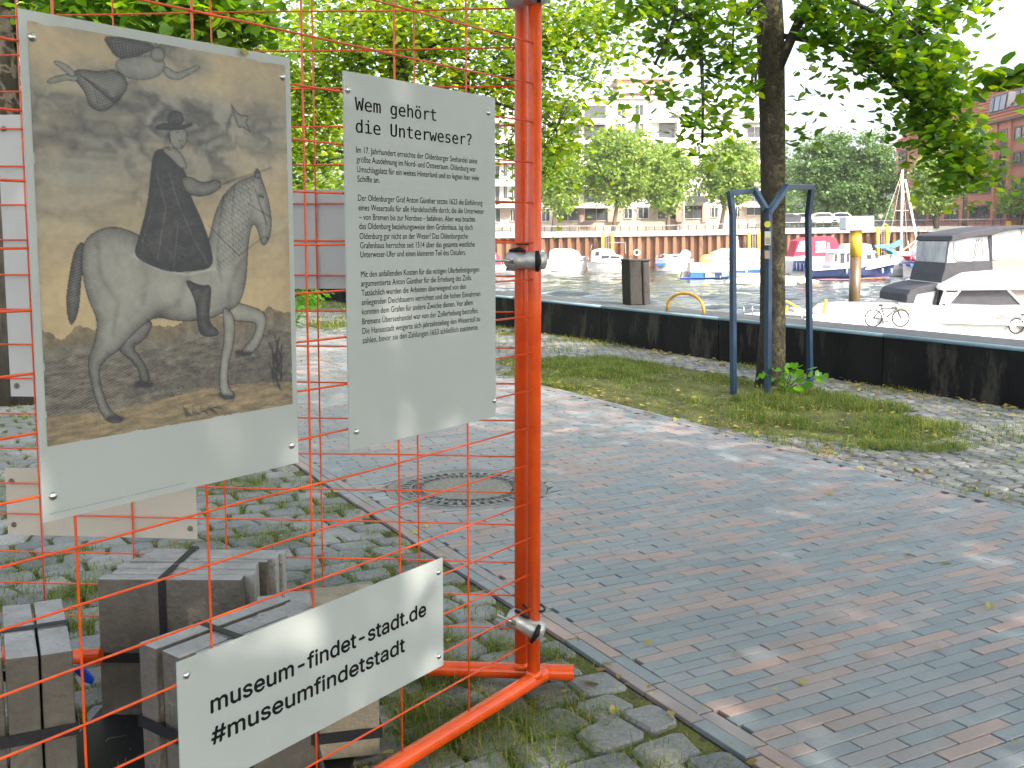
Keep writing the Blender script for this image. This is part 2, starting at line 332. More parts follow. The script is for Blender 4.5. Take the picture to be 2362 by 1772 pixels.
BF = [(8, 9, 10, 11), (4, 5, 9, 8), (5, 6, 10, 9), (6, 7, 11, 10), (7, 4, 8, 11), (0, 1, 5, 4), (1, 2, 6, 5), (2, 3, 7, 6), (3, 0, 4, 7)]
def show(c):
    x, y, z = proj(c); return z if (0 < z and 1235 < x < PW+20 and 0 < y < PH+15) else 1e3+abs(z)
bricks = [q for q in bricks if (UV(q[0], q[1])-MH).length > .40]
bricks.sort(key=lambda q: show(UV(q[0], q[1])))
# mesh data shared between alike pieces: a few bodies for full bricks
shared = []
for k in range(6):
    b_ = MB(); c0 = UV(0, 0); W = brick_geo(0, 100, .234, .0516); W = [Vector((p-UV(0, 100))) for p in W]
    b_.add([(p.dot(NV), p.dot(DV), p.z) for p in W], BF); me = bpy.data.meshes.new('brick'); me.from_pydata(b_.v, [], b_.f); me.materials.append(BRICK); shared.append(me)
ang = math.atan2(NV.y, NV.x); cnt = 0; rest = MB()
for q in bricks:
    full = q[4] and abs(q[2]-.234) < .002 or not q[4]
    if cnt < 300 and full and (UV(q[0], q[1])-MH).length > .7:
        o = bpy.data.objects.new('brick', shared[cnt % 6]); COL.objects.link(o); o.parent = pth; o.location = UV(q[0]+random.uniform(-.001, .001), q[1], 0); o.rotation_euler.z = ang+(0 if q[4] else pi/2)+random.uniform(-.006, .006); cnt += 1
    else: rest.add(brick_geo(*q[:4]), BF)
build('brick_field', rest, BRICK, pth, kind='stuff')
far = MB(); far.add([UV(1.9, 24.02, -.004), UV(5.04, 24.02, -.004), UV(5.04, 69, -.004), UV(1.9, 69, -.004)], [(0, 1, 2, 3)])
build('far_brickwork', far, mat('brick_far', (.19, .195, .205), (.26, .22, .21), scale=9, rough=.6, stretch=(1, 1, 1)), pth, kind='stuff')
# ------------------------------------------------------------------ cobbles
GRANITE = ramp_random('granite_sett', [c4(.12, .13, .135), c4(.17, .18, .185), c4(.205, .21, .205), c4(.15, .16, .17), c4(.235, .235, .23)], rough=.85, nscale=70, namt=.55, bump=1., bscale=90)
def cobble_cells(u0, u1, v0, v1, su, sv, jit, keep, warp=.05):
    nu, nv = int((u1-u0)/su), int((v1-v0)/sv); cells = []
    du = R.uniform(-jit, jit, (nv+1, nu+4))*su; dv = R.uniform(-jit, jit, (nv+1, nu+4))*sv
    def P(i, j):
        off = (.5*su if (j//1) % 2 else 0)
        return u0+i*su+du[j, i], v0+j*sv+dv[j, i]+warp*math.sin(i*.5+j*.13)
    for j in range(nv):
        sh = .5*su if j % 2 else 0
        for i in range(-1, nu+2):
            a = P(i, j); b = P(i+1, j); c = P(i+1, j+1); d = P(i, j+1)
            q = [(x+sh, y) for x, y in (a, b, c, d)]
            cu, cv = sum(x for x, _ in q)/4, sum(y for _, y in q)/4
            q = [(min(x, u1), y) for x, y in q]; cu, cv = sum(x for x, _ in q)/4, sum(y for _, y in q)/4
            if keep(cu, cv) and max(x for x, _ in q)-min(x for x, _ in q) > su*.5: cells.append((cu, cv, q))
    return cells
def cobble_geo(cell, inset=.009, dome=.007, z=-.002):
    cu, cv, q = cell; o = []
    for k in range(4):                                    # 8-point outline with cut corners
        p, nx, pv = q[k], q[(k+1) % 4], q[(k-1) % 4]
        f = random.uniform(.05, .17); o.append((p[0]+(pv[0]-p[0])*f, p[1]+(pv[1]-p[1])*f)); f = random.uniform(.05, .17); o.append((p[0]+(nx[0]-p[0])*f, p[1]+(nx[1]-p[1])*f))
    def ring(s, zz, jit=0): return [UV(cu+(x-cu)*s, cv+(y-cv)*s, zz+random.uniform(-jit, jit)) for x, y in o]
    w = math.dist(q[0], q[1]); s0 = 1-inset*2/w
    tilt = random.uniform(-.003, .003)
    V = ring(s0, z-.04)+ring(s0*.985, z-.006+tilt, .003)+ring(s0*.88, z+dome*.6+tilt, .0025)+[UV(cu+random.uniform(-.02, .02), cv+random.uniform(-.015, .015), z+dome*.75+tilt+random.uniform(-.003, .003))]
    F = [(a+i, a+(i+1) % 8, a+8+(i+1) % 8, a+8+i) for a in (0, 8) for i in range(8)]+[(16+i, 16+(i+1) % 8, 24) for i in range(8)]
    return V, F
PATCH = lambda u, v: ((u-6.0)/1.15)**2+((v-7.8)/3.0)**2 < 1 + .35*float(vn1(u, v, 1.7)-.5)   # grass round the tree
def fan(u, v): return v > 3.2
left = cobble_cells(-3.6, 1.880, 1.4, 12.5, .205, .152, .16, lambda u, v: float(vn2(u, v, .9)) < .93)
right = cobble_cells(5.09, 7.86, -1.5, 22, .125, .105, .12, lambda u, v: not PATCH(u, v) and float(vn2(u+9, v, .8)) < (.97 if v < 13 else .8))
vg = MB(); vg.add([UV(-3.7, 1.3, -.014), UV(1.88, 1.3, -.014), UV(1.88, 12.6, -.014), UV(-3.7, 12.6, -.014)], [(0, 1, 2, 3)])
JOINT = mat('mossy_joint', (.045, .038, .026), (.030, .026, .02), scale=9, rough=1., bump=1., bscale=70, c3=(.10, .11, .02), s3=9, t3=.40)
verge = build('cobbled_verge', vg, JOINT, kind='structure')
sg = MB(); sg.add([UV(5.07, -1.6, -.020), UV(7.8, -1.6, -.020), UV(7.8, 22, -.020), UV(5.07, 22, -.020)], [(0, 1, 2, 3)])
strip = build('cobbled_strip', sg, JOINT, kind='structure')
def lay(cells, par, nmax, name, **k):
    def key(c):
        x, y, z = proj(UV(c[0], c[1])); return z if (z > 0 and -20 < x < PW+20 and 0 < y < PH+20) else 1e3+abs(z)
    cells = sorted(cells, key=key); rest = MB()
    for i, c in enumerate(cells):
        V, F = cobble_geo(c, **k)
        if i < nmax: build('cobble', MB().add(V, F), GRANITE, par, origin=UV(c[0], c[1], 0))
        else: rest.add(V, F)
    build(name, rest, GRANITE, par, kind='stuff')
lay(left, verge, 300, 'outer_cobbles'); lay(right, strip, 280, 'small_cobbles', inset=.006, dome=.004)
# ------------------------------------------------------------------ grass
def blades(P, h, wd, lean=.6):
    n = len(P); a = R.random(n)*2*pi; d = np.stack([np.cos(a), np.sin(a), np.zeros(n)], 1); s = np.stack([-np.sin(a), np.cos(a), np.zeros(n)], 1)
    hh = (h*(.4+.9*R.random(n)))[:, None]; ln = (lean*R.random(n))[:, None]; wv = (wd*(.6+.8*R.random(n)))[:, None]; z = np.array([[0, 0, 1.]])
    m = P+z*hh*.6+d*hh*ln*.35; t = P+z*hh*(1-.35*ln)+d*hh*ln*1.1
    V = np.stack([P-s*wv, P+s*wv, m+s*wv*.8, m-s*wv*.8, t+s*wv*.12, t-s*wv*.12], 1)
    F = np.array([(0, 1, 2, 3), (3, 2, 4, 5)])[None]+(np.arange(n)*6)[:, None, None]
    return V.reshape(-1, 3), F.reshape(-1, 4)
def uv2w(u, v, z=0): return np.stack([NV.x*u+DV.x*v, NV.y*u+DV.y*v, np.full(len(u), z)], 1)
def edge_pts(cells, n):
    Q = np.array([c[2] for c in cells]); k = R.integers(0, len(Q), n); e = R.integers(0, 4, n); t = R.random(n)[:, None]
    p = Q[k, e]*(1-t)+Q[k, (e+1) % 4]*t + R.normal(size=(n, 2))*.008; return p[:, 0], p[:, 1]
def tuftify(P, n, r=.02):
    k = R.integers(0, len(P), n); return P[k]+np.concatenate([R.normal(size=(n, 2))*r, np.zeros((n, 1))], 1)
# verge: in the joints, thicker in patches
u, v_ = edge_pts(left, 130000); dens = vn1(u, v_, 2.2)*.6+vn2(u, v_, 5.)*.4; keep = (R.random(len(u)) < np.clip((dens-.34)*3.6, .04, 1)) & (u < 1.87)
P = uv2w(u[keep], v_[keep], -.012); dn = dens[keep]
V, F = blades(P, .012+.030*np.clip(dn-.4, 0, .4)*2.6, .0016, 1.6)
P2 = uv2w(R.uniform(-3.5, 1.8, 500), R.uniform(1.5, 12, 500), -.01); T = tuftify(P2, 12000, .022); V2, F2 = blades(T, .02+.04*R.random(len(T)), .0015, 1.5)
V = np.concatenate([V, V2]); F = np.concatenate([F, F2+len(V)-len(V2)])
N = 150000; um = R.uniform(-3.5, 1.85, N); vm = R.uniform(1.5, 12, N); dm = vn1(um+11, vm, 1.9)*.5+vn2(um, vm+4, 5.5)*.5; km = R.random(N) < np.clip((dm-.47)*5, 0, .95)     # patches that have overgrown the stones
Pm = uv2w(um[km], vm[km], -.004); V2, F2 = blades(Pm, .012+.035*R.random(len(Pm)), .0016, 1.7); F = np.concatenate([F, F2+len(V)]); V = np.concatenate([V, V2])
# big tufts where the photograph shows them
for (px, py, nn, hh, rr) in [(470, 1310, 900, .09, .09), (690, 1430, 500, .07, .06), (1030, 1560, 700, .09, .07), (1150, 1490, 300, .07, .04), (1270, 1510, 260, .06, .03), (1000, 1700, 900, .09, .10), (1120, 1660, 700, .08, .08), (1190, 1740, 700, .07, .09), (960, 1640, 500, .10, .05), (190, 1370, 700, .10, .06), (170, 1450, 400, .09, .04), (1010, 1480, 500, .07, .05), (1290, 1620, 300, .05, .05), (1240, 1680, 500, .06, .07), (1380, 1660, 200, .05, .05), (560, 1120, 700, .08, .12), (620, 1240, 700, .08, .12), (760, 1180, 500, .06, .08)]:
    c = G(px, py); Q = np.array([[c.x, c.y, -.008]])+np.concatenate([R.normal(size=(nn, 2))*rr, np.zeros((nn, 1))], 1); Q = Q[(Q@np.array(NV)) < 1.88]
    V2, F2 = blades(Q, hh*(.3+.55*R.random(len(Q))**1.5), .0014, 1.6); F = np.concatenate([F, F2+len(V)]); V = np.concatenate([V, V2])
npbuild('verge_grass', V, F, GRASSM, kind='stuff')
# patch round the tree
N = 120000; u = R.uniform(4.95, 7.4, N); v_ = R.uniform(4.4, 11.2, N); e = ((u-6.0)/1.2)**2+((v_-7.8)/3.1)**2
dn = vn1(u, v_, 1.6)*.55+vn2(u, v_, 4.)*.45; bare = np.clip((5.75-u)/.7, 0, 1)*np.clip(1-abs(v_-6.7)/2.2, 0, 1)*.9
keep = (e < 1.02+.3*(dn-.5)) & (u > 5.05) & (R.random(N) < np.clip((dn-.27-bare)*3.2, .04, 1)); P = uv2w(u[keep], v_[keep], -.02)
k3 = vn2(u[keep]+5, v_[keep], 9.); V, F = blades(P, .02+.13*np.clip(dn[keep]-.3, 0, .5)+.05*k3**3, .0026, 1.5); npbuild('tree_grass', V, F, GRASSD, kind='stuff')
u, v_ = edge_pts(right, 90000); dens = vn1(u, v_, 1.3)*.6+vn2(u, v_, 4.)*.4+.12*(v_ > 12)+.10*(u > 7.55); keep = R.random(len(u)) < np.clip((dens-.46)*3.6, .01, 1)
P = uv2w(u[keep], v_[keep], -.012); V, F = blades(P, .02+.05*np.clip(dens[keep]-.4, 0, .4)*2.4, .0022, .9)
N = 26000; u = R.uniform(5.06, 7.85, N); v_ = R.uniform(11, 26, N); dn = vn1(u+3, v_, .8); k2 = R.random(N) < np.clip((dn-.42)*4, 0, 1); P = uv2w(u[k2], v_[k2], -.02); V2, F2 = blades(P, np.full(len(P), .09), .004, .8)
F = np.concatenate([F, F2+len(V)]); V = np.concatenate([V, V2]); npbuild('strip_grass', V, F, GRASSM, kind='stuff')
# far lawn left of and beyond the path
N = 40000; u = R.uniform(-14, 1.85, N); v_ = R.uniform(10.5, 32, N); dn = vn1(u+3, v_, .5); k2 = R.random(N) < np.clip((dn-.25)*3, .05, 1); P = uv2w(u[k2], v_[k2], -.03); V, F = blades(P, np.full(len(P), .13), .008, .8)
npbuild('lawn_grass', V, F, GRASSD, kind='stuff')
# dry leaves and bits lying about: one litter, plus single ones one can point at
def flatleaves(P, s):
    n = len(P); a = R.random(n)*2*pi; t = np.stack([np.cos(a), np.sin(a), R.normal(size=n)*.18], 1); b = np.stack([-np.sin(a), np.cos(a), R.normal(size=n)*.25], 1); z = np.array([[0, 0, 1.]])
    L = HEART; sc = s[:, None, None]; V = P[:, None, :]+sc*(b[:, None, :]*L[None, :, 0:1]*.8+t[:, None, :]*L[None, :, 1:2]+z[None]*L[None, :, 2:3]*2)
    F = np.array([(0, 1, 2, 3), (3, 4, 5, 0), (5, 6, 7, 0)])[None]+(np.arange(n)*8)[:, None, None]; return V.reshape(-1, 3), F.reshape(-1, 4)
u = np.concatenate([R.uniform(-3.4, 1.9, 420), R.uniform(5.0, 7.8, 900), R.normal(7.72, .12, 700), R.uniform(2, 4.95, 130), R.normal(5.15, .12, 260), R.normal(1.9, .06, 120)])
v_ = np.concatenate([R.uniform(1.5, 12, 420), R.uniform(4, 20, 900), R.uniform(4, 22, 700), R.uniform(1.8, 18, 130), R.uniform(3, 14, 260), R.uniform(1.6, 14, 120)])
P = uv2w(u, v_, .012); sz = np.where(u > 4.9, .05, .034)*(.3+.8*R.random(len(u))); V, F = flatleaves(P, sz); npbuild('leaf_litter', V, F, DRY, kind='stuff')
one = flatleaves(np.array([[0, 0, 0.]]), np.array([1.]))
lm = bpy.data.meshes.new('fallen_leaf'); lm.from_pydata([tuple(x) for x in one[0]], [], [tuple(int(i) for i in f) for f in one[1]]); lm.materials.append(DRY)
for i, (px, py, s, lab) in enumerate([(2173, 1301, .045, 'green linden leaf lying on the open brick path furthest from the orange fence'), (2095, 1283, .04, 'curled brown leaf on the brick path just beside the green one'), (1920, 1143, .04, 'small yellow leaf on the path in the far sunlit bricks'), (2284, 1400, .035, 'yellow leaf curled up on bricks at the edge of a warm light patch'), (1345, 1000, .035, 'pale yellow leaf on the path beyond the two orange posts'), (1350, 1582, .05, 'yellowing leaf lying on cobbles beside the end of the orange foot tube'), (1020, 1100, .03, 'small pale leaf on bricks next to the manhole cover'), (1860, 1580, .03, 'thin dry seed wing on bricks near the path border'), (1420, 1640, .035, 'yellow leaf between granite cobbles next to the path border bricks')]):
    o = bpy.data.objects.new('fallen_leaf', lm); COL.objects.link(o); p = G(px, py); o.location = (p.x, p.y, .010); o.scale = (s,)*3; o.rotation_euler.z = i*1.3; tag(o, lab, 'leaf', 'single leaves on the ground')
# ------------------------------------------------------------------ manhole
IRON = mat('cast_iron_worn', (.10, .10, .105), (.26, .26, .265), scale=30, rough=.5, metal=.4, bump=.3)
mh = thing('manhole_cover', 'round cast iron manhole cover with concrete centre set in the brick path', 'manhole cover', MH)
def annulus(r0, r1, z0, z1, n=64, c=MH):
    m = MB(); V = []
    for i in range(n):
        a = 2*pi*i/n; e = Vector((cos(a), sin(a), 0))
        V += [c+e*r0+Vector((0, 0, z0)), c+e*r0+Vector((0, 0, z1)), c+e*r1+Vector((0, 0, z1)), c+e*r1+Vector((0, 0, z0))]
    return m.add(V, [((i*4+k), (i*4+k+1), ((i+1) % n)*4+k+1, ((i+1) % n)*4+k) for i in range(n) for k in range(3)])
def disc(r, z, n=48, c=MH): return MB().add([c+Vector((cos(2*pi*i/n)*r, sin(2*pi*i/n)*r, z)) for i in range(n)], [tuple(range(n))])
build('base_plate', disc(.40, -.012), mat('iron_recess', (.018, .018, .02), rough=.7), mh)
build('frame_ring', annulus(.385, .405, -.02, .004), IRON, mh); build('surround_ring', annulus(.408, .463, -.02, .0), mat('mortar_ring', (.20, .20, .195), (.14, .14, .135), scale=20, rough=.9), mh)
build('outer_rim', annulus(.318, .332, -.012, .005), IRON, mh); build('inner_rim', annulus(.250, .262, -.012, .005), IRON, mh)
build('concrete_centre', disc(.249, .003), mat('manhole_concrete', (.17, .165, .145), (.26, .25, .22), scale=45, rough=.9, bump=.8, bscale=120, c3=(.07, .07, .06), s3=60, t3=.6), mh)
def radial(a, r0, r1, wd, z0, z1):
    e = Vector((cos(a), sin(a), 0)); s = Vector((-sin(a), cos(a), 0)); return MB().box(MH+e*((r0+r1)/2)+Vector((0, 0, (z0+z1)/2)), (r1-r0, wd, z1-z0), (e, s, Vector((0, 0, 1))))
for i in range(46): build('tooth', radial(2*pi*i/46, .336, .384, .022, -.012, .005), IRON, mh)
for i in range(12): build('rib', radial(2*pi*i/12+.1, .262, .318, .010, -.012, .005), IRON, mh)
st = MB()
for i in range(60):
    a = 2*pi*i/60
    for r in (.278, .301): st.box(MH+Vector((cos(a+r*9)*r, sin(a+r*9)*r, -.004)), (.011, .011, .014))
build('studs', st, IRON, mh, kind='stuff')
# ------------------------------------------------------------------ quay wall in front of the water
wl = thing('quay_wall', 'low black flood wall with pale blue top edge along the water', 'wall', WP(0))
t = -48.; k = 0
while t < 14:
    L = 2.36; m = MB(); a, b = t+.006, t+L-.006
    m.add([WP(a, 0, -.03), WP(b, 0, -.03), WP(b, 0, .468), WP(a, 0, .468), WP(a, .58, -.03), WP(b, .58, -.03), WP(b, .58, .468), WP(a, .58, .468)], [(0, 1, 2, 3), (3, 2, 6, 7), (5, 4, 7, 6), (0, 3, 7, 4), (1, 5, 6, 2)])
    build('wall_panel', m, WALLD, wl, bevel=.006)
    m = MB(); m.add([WP(a, .022, .469), WP(b, .022, .469), WP(b, .60, .469), WP(a, .60, .469), WP(a, .022, .50), WP(b, .022, .50), WP(b, .60, .50), WP(a, .60, .50)], [(4, 5, 6, 7), (0, 1, 5, 4), (2, 3, 7, 6), (1, 2, 6, 5), (3, 0, 4, 7)])
    build('coping', m, WALLT, wl)
    m = MB(); m.tube([WP(a, .006, .482), WP(b, .006, .482)], .020, 8); build('edge_strip', m, WALLE, wl, smooth=True)
    t += L; k += 1
m = MB().add([WP(-300, .005, -.03), WP(-48, .005, -.03), WP(-48, .005, .49), WP(-300, .005, .49), WP(-300, .58, .49), WP(-48, .58, .49)], [(0, 1, 2, 3), (3, 2, 5, 4)]); build('distant_wall', m, WALLD, wl)
m = MB().add([WP(-300, .56, -.04), WP(160, .56, -.04), WP(160, .56, -5), WP(-300, .56, -5)], [(0, 1, 2, 3)]); build('quay_face', m, mat('quay_sheet_steel', (.08, .05, .035), (.05, .04, .03), scale=2, rough=.9), kind='structure')
# square black bollard and yellow grab rail on the wall
c = G(1471, 704, .5); c = Vector((c.x, c.y+.12, .5)); bo = thing('bollard', 'stout black square mooring post standing on the quay wall', 'mooring post', c)
BLK = mat('black_post_paint', (.008, .007, .006), (.016, .013, .011), scale=9, rough=.62, bump=.4, bscale=50, c3=(.05, .04, .03), s3=11, t3=.70)
GREYP = mat('grey_side_plate', (.030, .028, .029), (.02, .018, .018), scale=6, rough=.6, c3=(.03, .02, .02), s3=9, t3=.6)
ax = (Vector((.94, .34, 0)).normalized(), Vector((-.34, .94, 0)).normalized(), Vector((-.045, 0, 1)).normalized())
o0 = ax[2]; build('post_body', MB().box(c+ax[2]*.30-ax[0]*.06, (.19, .26, .60), ax), BLK, bo, bevel=.012)
build('side_plate', MB().box(c+ax[2]*.30+ax[0]*.105, (.095, .235, .598), ax), GREYP, bo, bevel=.012)
build('cap', MB().box(c+ax[2]*.612, (.33, .28, .03), ax), GREYP, bo, bevel=.013)
build('channel', MB().box(c+ax[2]*.30+ax[0]*.045-ax[1]*.10, (.022, .10, .585), ax), RUBBER, bo)
build('torn_flap', MB().add([c+ax[2]*.27+ax[0]*.04-ax[1]*.14, c+ax[2]*.18+ax[0]*.06-ax[1]*.15, c+ax[2]*.20+ax[0]*.125-ax[1]*.15, c+ax[2]*.37+ax[0]*.05-ax[1]*.14], [(0, 1, 2, 3)]), BLK, bo)
YEL = mat('yellow_paint', (.62, .34, .02), (.52, .27, .02), scale=12, rough=.45, c3=(.12, .09, .05), s3=14, t3=.66)
p0, p1 = G(1541, 719, .5), G(1627, 725, .5); pts = []
for i in range(13):
    a = pi*i/12; q = p0.lerp(p1, (1-cos(a))/2); pts.append(q+Vector((0, .1, .235*sin(a)**.8 if 0 < i < 12 else -.0)))
tag(build('grab_rail', MB().tube(pts, .019, 10), YEL, origin=p0, smooth=True), 'bent yellow grab rail arching over the quay wall top', 'handrail')
# ================================================================== EXHIBITION FENCE
def hdir(px):
    d = ray(px, 543); d.z = 0; return d.normalized()
NP = G(1231, 1552, .07); NP.z = 0; ND = hdir(2900); NC = Vector((ND.y, -ND.x, 0))      # near panel: foot of its pole, direction, normal to the viewer
FP = G(1202, 1532, .07); FP.z = 0; FD = hdir(-30000); FC = Vector((-FD.y, FD.x, 0))
if FC.dot(-FP) < 0: FC = -FC
ZU = Vector((0, 0, 1))
def NPT(s, z, off=0.): return NP+ND*s+ZU*z+NC*off
def FPT(s, z, off=0.): return FP+FD*s+ZU*z+FC*off
def nsz(x, y): P = ONP(x, y, NP, NC); return (P-NP).dot(ND), P.z
def fsz(x, y): P = ONP(x, y, FP, FC); return (P-FP).dot(FD), P.z
nf = thing('fence_panel', 'orange steel mesh fence panel coming towards the viewer, carrying three printed boards', 'fence panel', NP, 'orange exhibition fence panels')
ff = thing('fence_panel', 'orange steel mesh fence panel running away to the side behind the printed one', 'fence panel', FP, 'orange exhibition fence panels')
TOPZ = 2.46
build('pole', MB().tube([NPT(0, .06), NPT(0, TOPZ)], .0205, 20), ORANGE, nf, smooth=True, origin=NPT(0, 0))
build('pole', MB().tube([FPT(0, .06), FPT(0, TOPZ)], .0215, 20), ORANGE, ff, smooth=True, origin=FPT(0, 0))
build('foot_tube', MB().tube([NPT(.055, .048), NPT(-2.6, .048)], .0245, 20), ORANGE, nf, smooth=False)
build('foot_tube', MB().tube([FPT(-.17, .047), FPT(3.3, .047)], .0245, 20), ORANGE, ff, smooth=False)
for o in (nf.children[-1], ff.children[-1]):
    for p in o.data.polygons: p.use_smooth = len(p.vertices) == 4
build('top_rail', MB().tube([NPT(0, TOPZ-.02), NPT(-3.1, TOPZ-.02)], .0205, 14), ORANGE, nf, smooth=True)
build('top_rail', MB().tube([FPT(0, TOPZ-.02), FPT(3.3, TOPZ-.02)], .0205, 14), ORANGE, ff, smooth=True)
build('weld_collar', MB().tube([NPT(0, .058), NPT(0, .078)], [.030, .0225], 16), ORANGE, nf, smooth=True)
build('weld_collar', MB().tube([FPT(0, .058), FPT(0, .078)], [.030, .0225], 16), ORANGE, ff, smooth=True)
def sag(P0, P1, n=6, amp=.003):
    return [P0.lerp(P1, i/n)+ZU*(amp*random.uniform(-1, 1) if 0 < i < n else 0) for i in range(n+1)]
nz_ = [nsz(1222, y)[1] for y in (1480, 1403, 1323, 1240, 1158, 1070, 985, 900, 815, 730, 645, 560, 468, 375, 281, 192, 98)]; nz_.append(nz_[-1]+.115)
fz_ = [fsz(1187, y)[1] for y in (1448, 1373, 1297, 1210, 1136, 1053, 970, 885, 803, 720, 637, 555, 468, 378, 290, 200, 110, 20)]
for z in nz_: build('wire', MB().tube(sag(NPT(0, z, .004), NPT(-3.1, z, .004), 8), .0027, 7), ORANGE, nf, smooth=True, origin=NPT(-1.5, z))
for z in fz_: build('wire', MB().tube(sag(FPT(0, z, .004), FPT(3.3, z, .004), 8), .0027, 7), ORANGE, ff, smooth=True, origin=FPT(1.5, z))
ns = [nsz(x, y)[0] for x, y in ((1081, 1200), (923, 1200), (720, 1200), (485, 1350), (184, 1400))]; ns += [ns[-1]-.30*k for k in (1, 2, 3, 4)]
for s in ns: build('wire', MB().tube(sag(NPT(s, .06, -.002), NPT(s, TOPZ-.02, -.002), 6, 0), .0027, 7), ORANGE, nf, smooth=True, origin=NPT(s, 1))
fs = [fsz(x, y)[0] for x, y in ((965, 1200), (742, 1200), (520, 1200), (305, 1200), (95, 1230))]; fs += [fs[-1]+.30*k for k in (1, 2, 3, 4)]
for s in fs: build('wire', MB().tube(sag(FPT(s, .06, -.002), FPT(s, TOPZ-.02, -.002), 6, 0), .0027, 7), ORANGE, ff, smooth=True, origin=FPT(s, 1))
# ------------------------------------------------------------------ pipe clamps
ca = (NPT(0, 0)-FPT(0, 0)); ca.z = 0; ca.normalize(); cb = Vector((-ca.y, ca.x, 0))
def clamp(py, tilt, lab):
    z = AT(1215, py, NP.y).z; mid = (NPT(0, z)+FPT(0, z))/2; mid.z = z; mid += Vector((-.004, -.034, 0))
    X = (ca*cos(tilt)+ZU*-sin(tilt)).normalized(); X = (Vector((1, 0, 0))*.85+ca*.15); X = (X.normalized()*cos(tilt)-ZU*sin(tilt)); Z = X.cross(Vector((0, -1, 0))).normalized()*-1; Y = Z.cross(X).normalized()
    if Z.z < 0: Z = -Z; Y = -Y
    t = thing('pipe_clamp', lab, 'clamp', mid, 'clamps joining the two fence poles')
    m = MB(); pr = [(-.066, .014, .018), (-.056, .028, .024), (-.034, .031, .030), (-.018, .024, .030), (-.004, .026, .028), (.012, .029, .030), (.030, .030, .031), (.040, .028, .030), (.056, .026, .027), (.062, .012, .014)]
    n = 18; V = []
    for (x, rz, ry) in pr:
        for k in range(n):
            a = 2*pi*k/n; cs, sn = cos(a), sin(a); e = 2.8; q = (abs(cs)**e+abs(sn)**e)**(-1/e); V.append(mid+X*x+Y*(cs*q*ry*1.25)+Z*(sn*q*rz))
    F = [(i*n+k, i*n+(k+1) % n, (i+1)*n+(k+1) % n, (i+1)*n+k) for i in range(len(pr)-1) for k in range(n)]+[tuple(range(n))[::-1], tuple(range((len(pr)-1)*n, len(pr)*n))]
    build('clamp_body', m.add(V, F), GALV, t, smooth=True)
    fr = -Y if (-Y).y < 0 else Y
    b0 = mid-X*.045+fr*.040; build('bolt', MB().tube([b0+X*.01, b0-X*.050], .0042, 8), STEEL, t, smooth=True)
    build('nut', MB().tube([b0+fr*.0, b0+X*.011], .0085, 6), STEEL, t)
    build('rubber_strip', MB().tube([mid+X*.036+fr*(.041)+Z*.030, mid+X*.040+fr*.043, mid+X*.036+fr*.041-Z*.032], [.006, .010, .006], 8), RUBBER, t, smooth=True)
    build('rubber_strip', MB().tube([mid-X*.050+fr*.018+Z*.030, mid-X*.02+fr*.030+Z*.034, mid-X*.002+fr*.02+Z*.028], [.005, .008, .004], 8), RUBBER, t, smooth=True)
    c = [mid+Vector((.004, .034, 0))+Z*.050+ca*(.050*cos(a)*1.0)+cb*(.027*sin(a)) for a in [2*pi*i/18 for i in range(19)]]
    build('cable_tie', MB().tube(c, .0036, 6, cap=False), RUBBER, t, smooth=True)
clamp(601, .0, 'level grey cast clamp halfway up the orange poles in front of the boats')
clamp(1440, .42, 'tilted grey cast clamp low on the orange poles just above the foot tubes')
clamp(-8, -.12, 'grey cast clamp at the very top of the orange poles against the foliage')
# ------------------------------------------------------------------ boards
fdir = None
FONTS = {}
def font(n):
    if not n: return None
    if n in FONTS: return FONTS[n]
    f = None
    try:
        p = os.path.join(bpy.utils.system_resource('DATAFILES', path='fonts'), n)
        if os.path.exists(p): f = bpy.data.fonts.load(p)
    except Exception: f = None
    FONTS[n] = f; return f
def textverts(txt, fnt, bold=0.):
    cu = bpy.data.curves.new('lettering', 'FONT'); cu.body = txt; f = font(fnt)
    if f: cu.font = f
    cu.offset = bold; cu.resolution_u = 3
    o = bpy.data.objects.new('lettering', cu); me = bpy.data.meshes.new_from_object(o)
    V = [(v.co.x, v.co.y) for v in me.vertices]; F = [tuple(p.vertices) for p in me.polygons]
    bpy.data.objects.remove(o); bpy.data.curves.remove(cu); bpy.data.meshes.remove(me); return V, F
def letter_line(mb, txt, fnt, p0, p1, cap, off, bold=0., fat=((0, 0),)):
    """p0,p1: picture points of the line's left and right end on the near panel, cap: capital height in metres"""
    s0, z0 = nsz(*p0); s1, z1 = nsz(*p1); V, F = textverts(txt, fnt, bold); w = max(x for x, _ in V)-min(x for x, _ in V); x0 = min(x for x, _ in V)
    sy = cap/.73; z = (z0+z1)/2
    if abs(z1-z0) > .012: z = z0
    for q, (dx, dy) in enumerate(fat): mb.add([NPT(s0+(x-x0)/w*(s1-s0)+dx, z+y*sy+dy, off+q*.0001) for x, y in V], F)
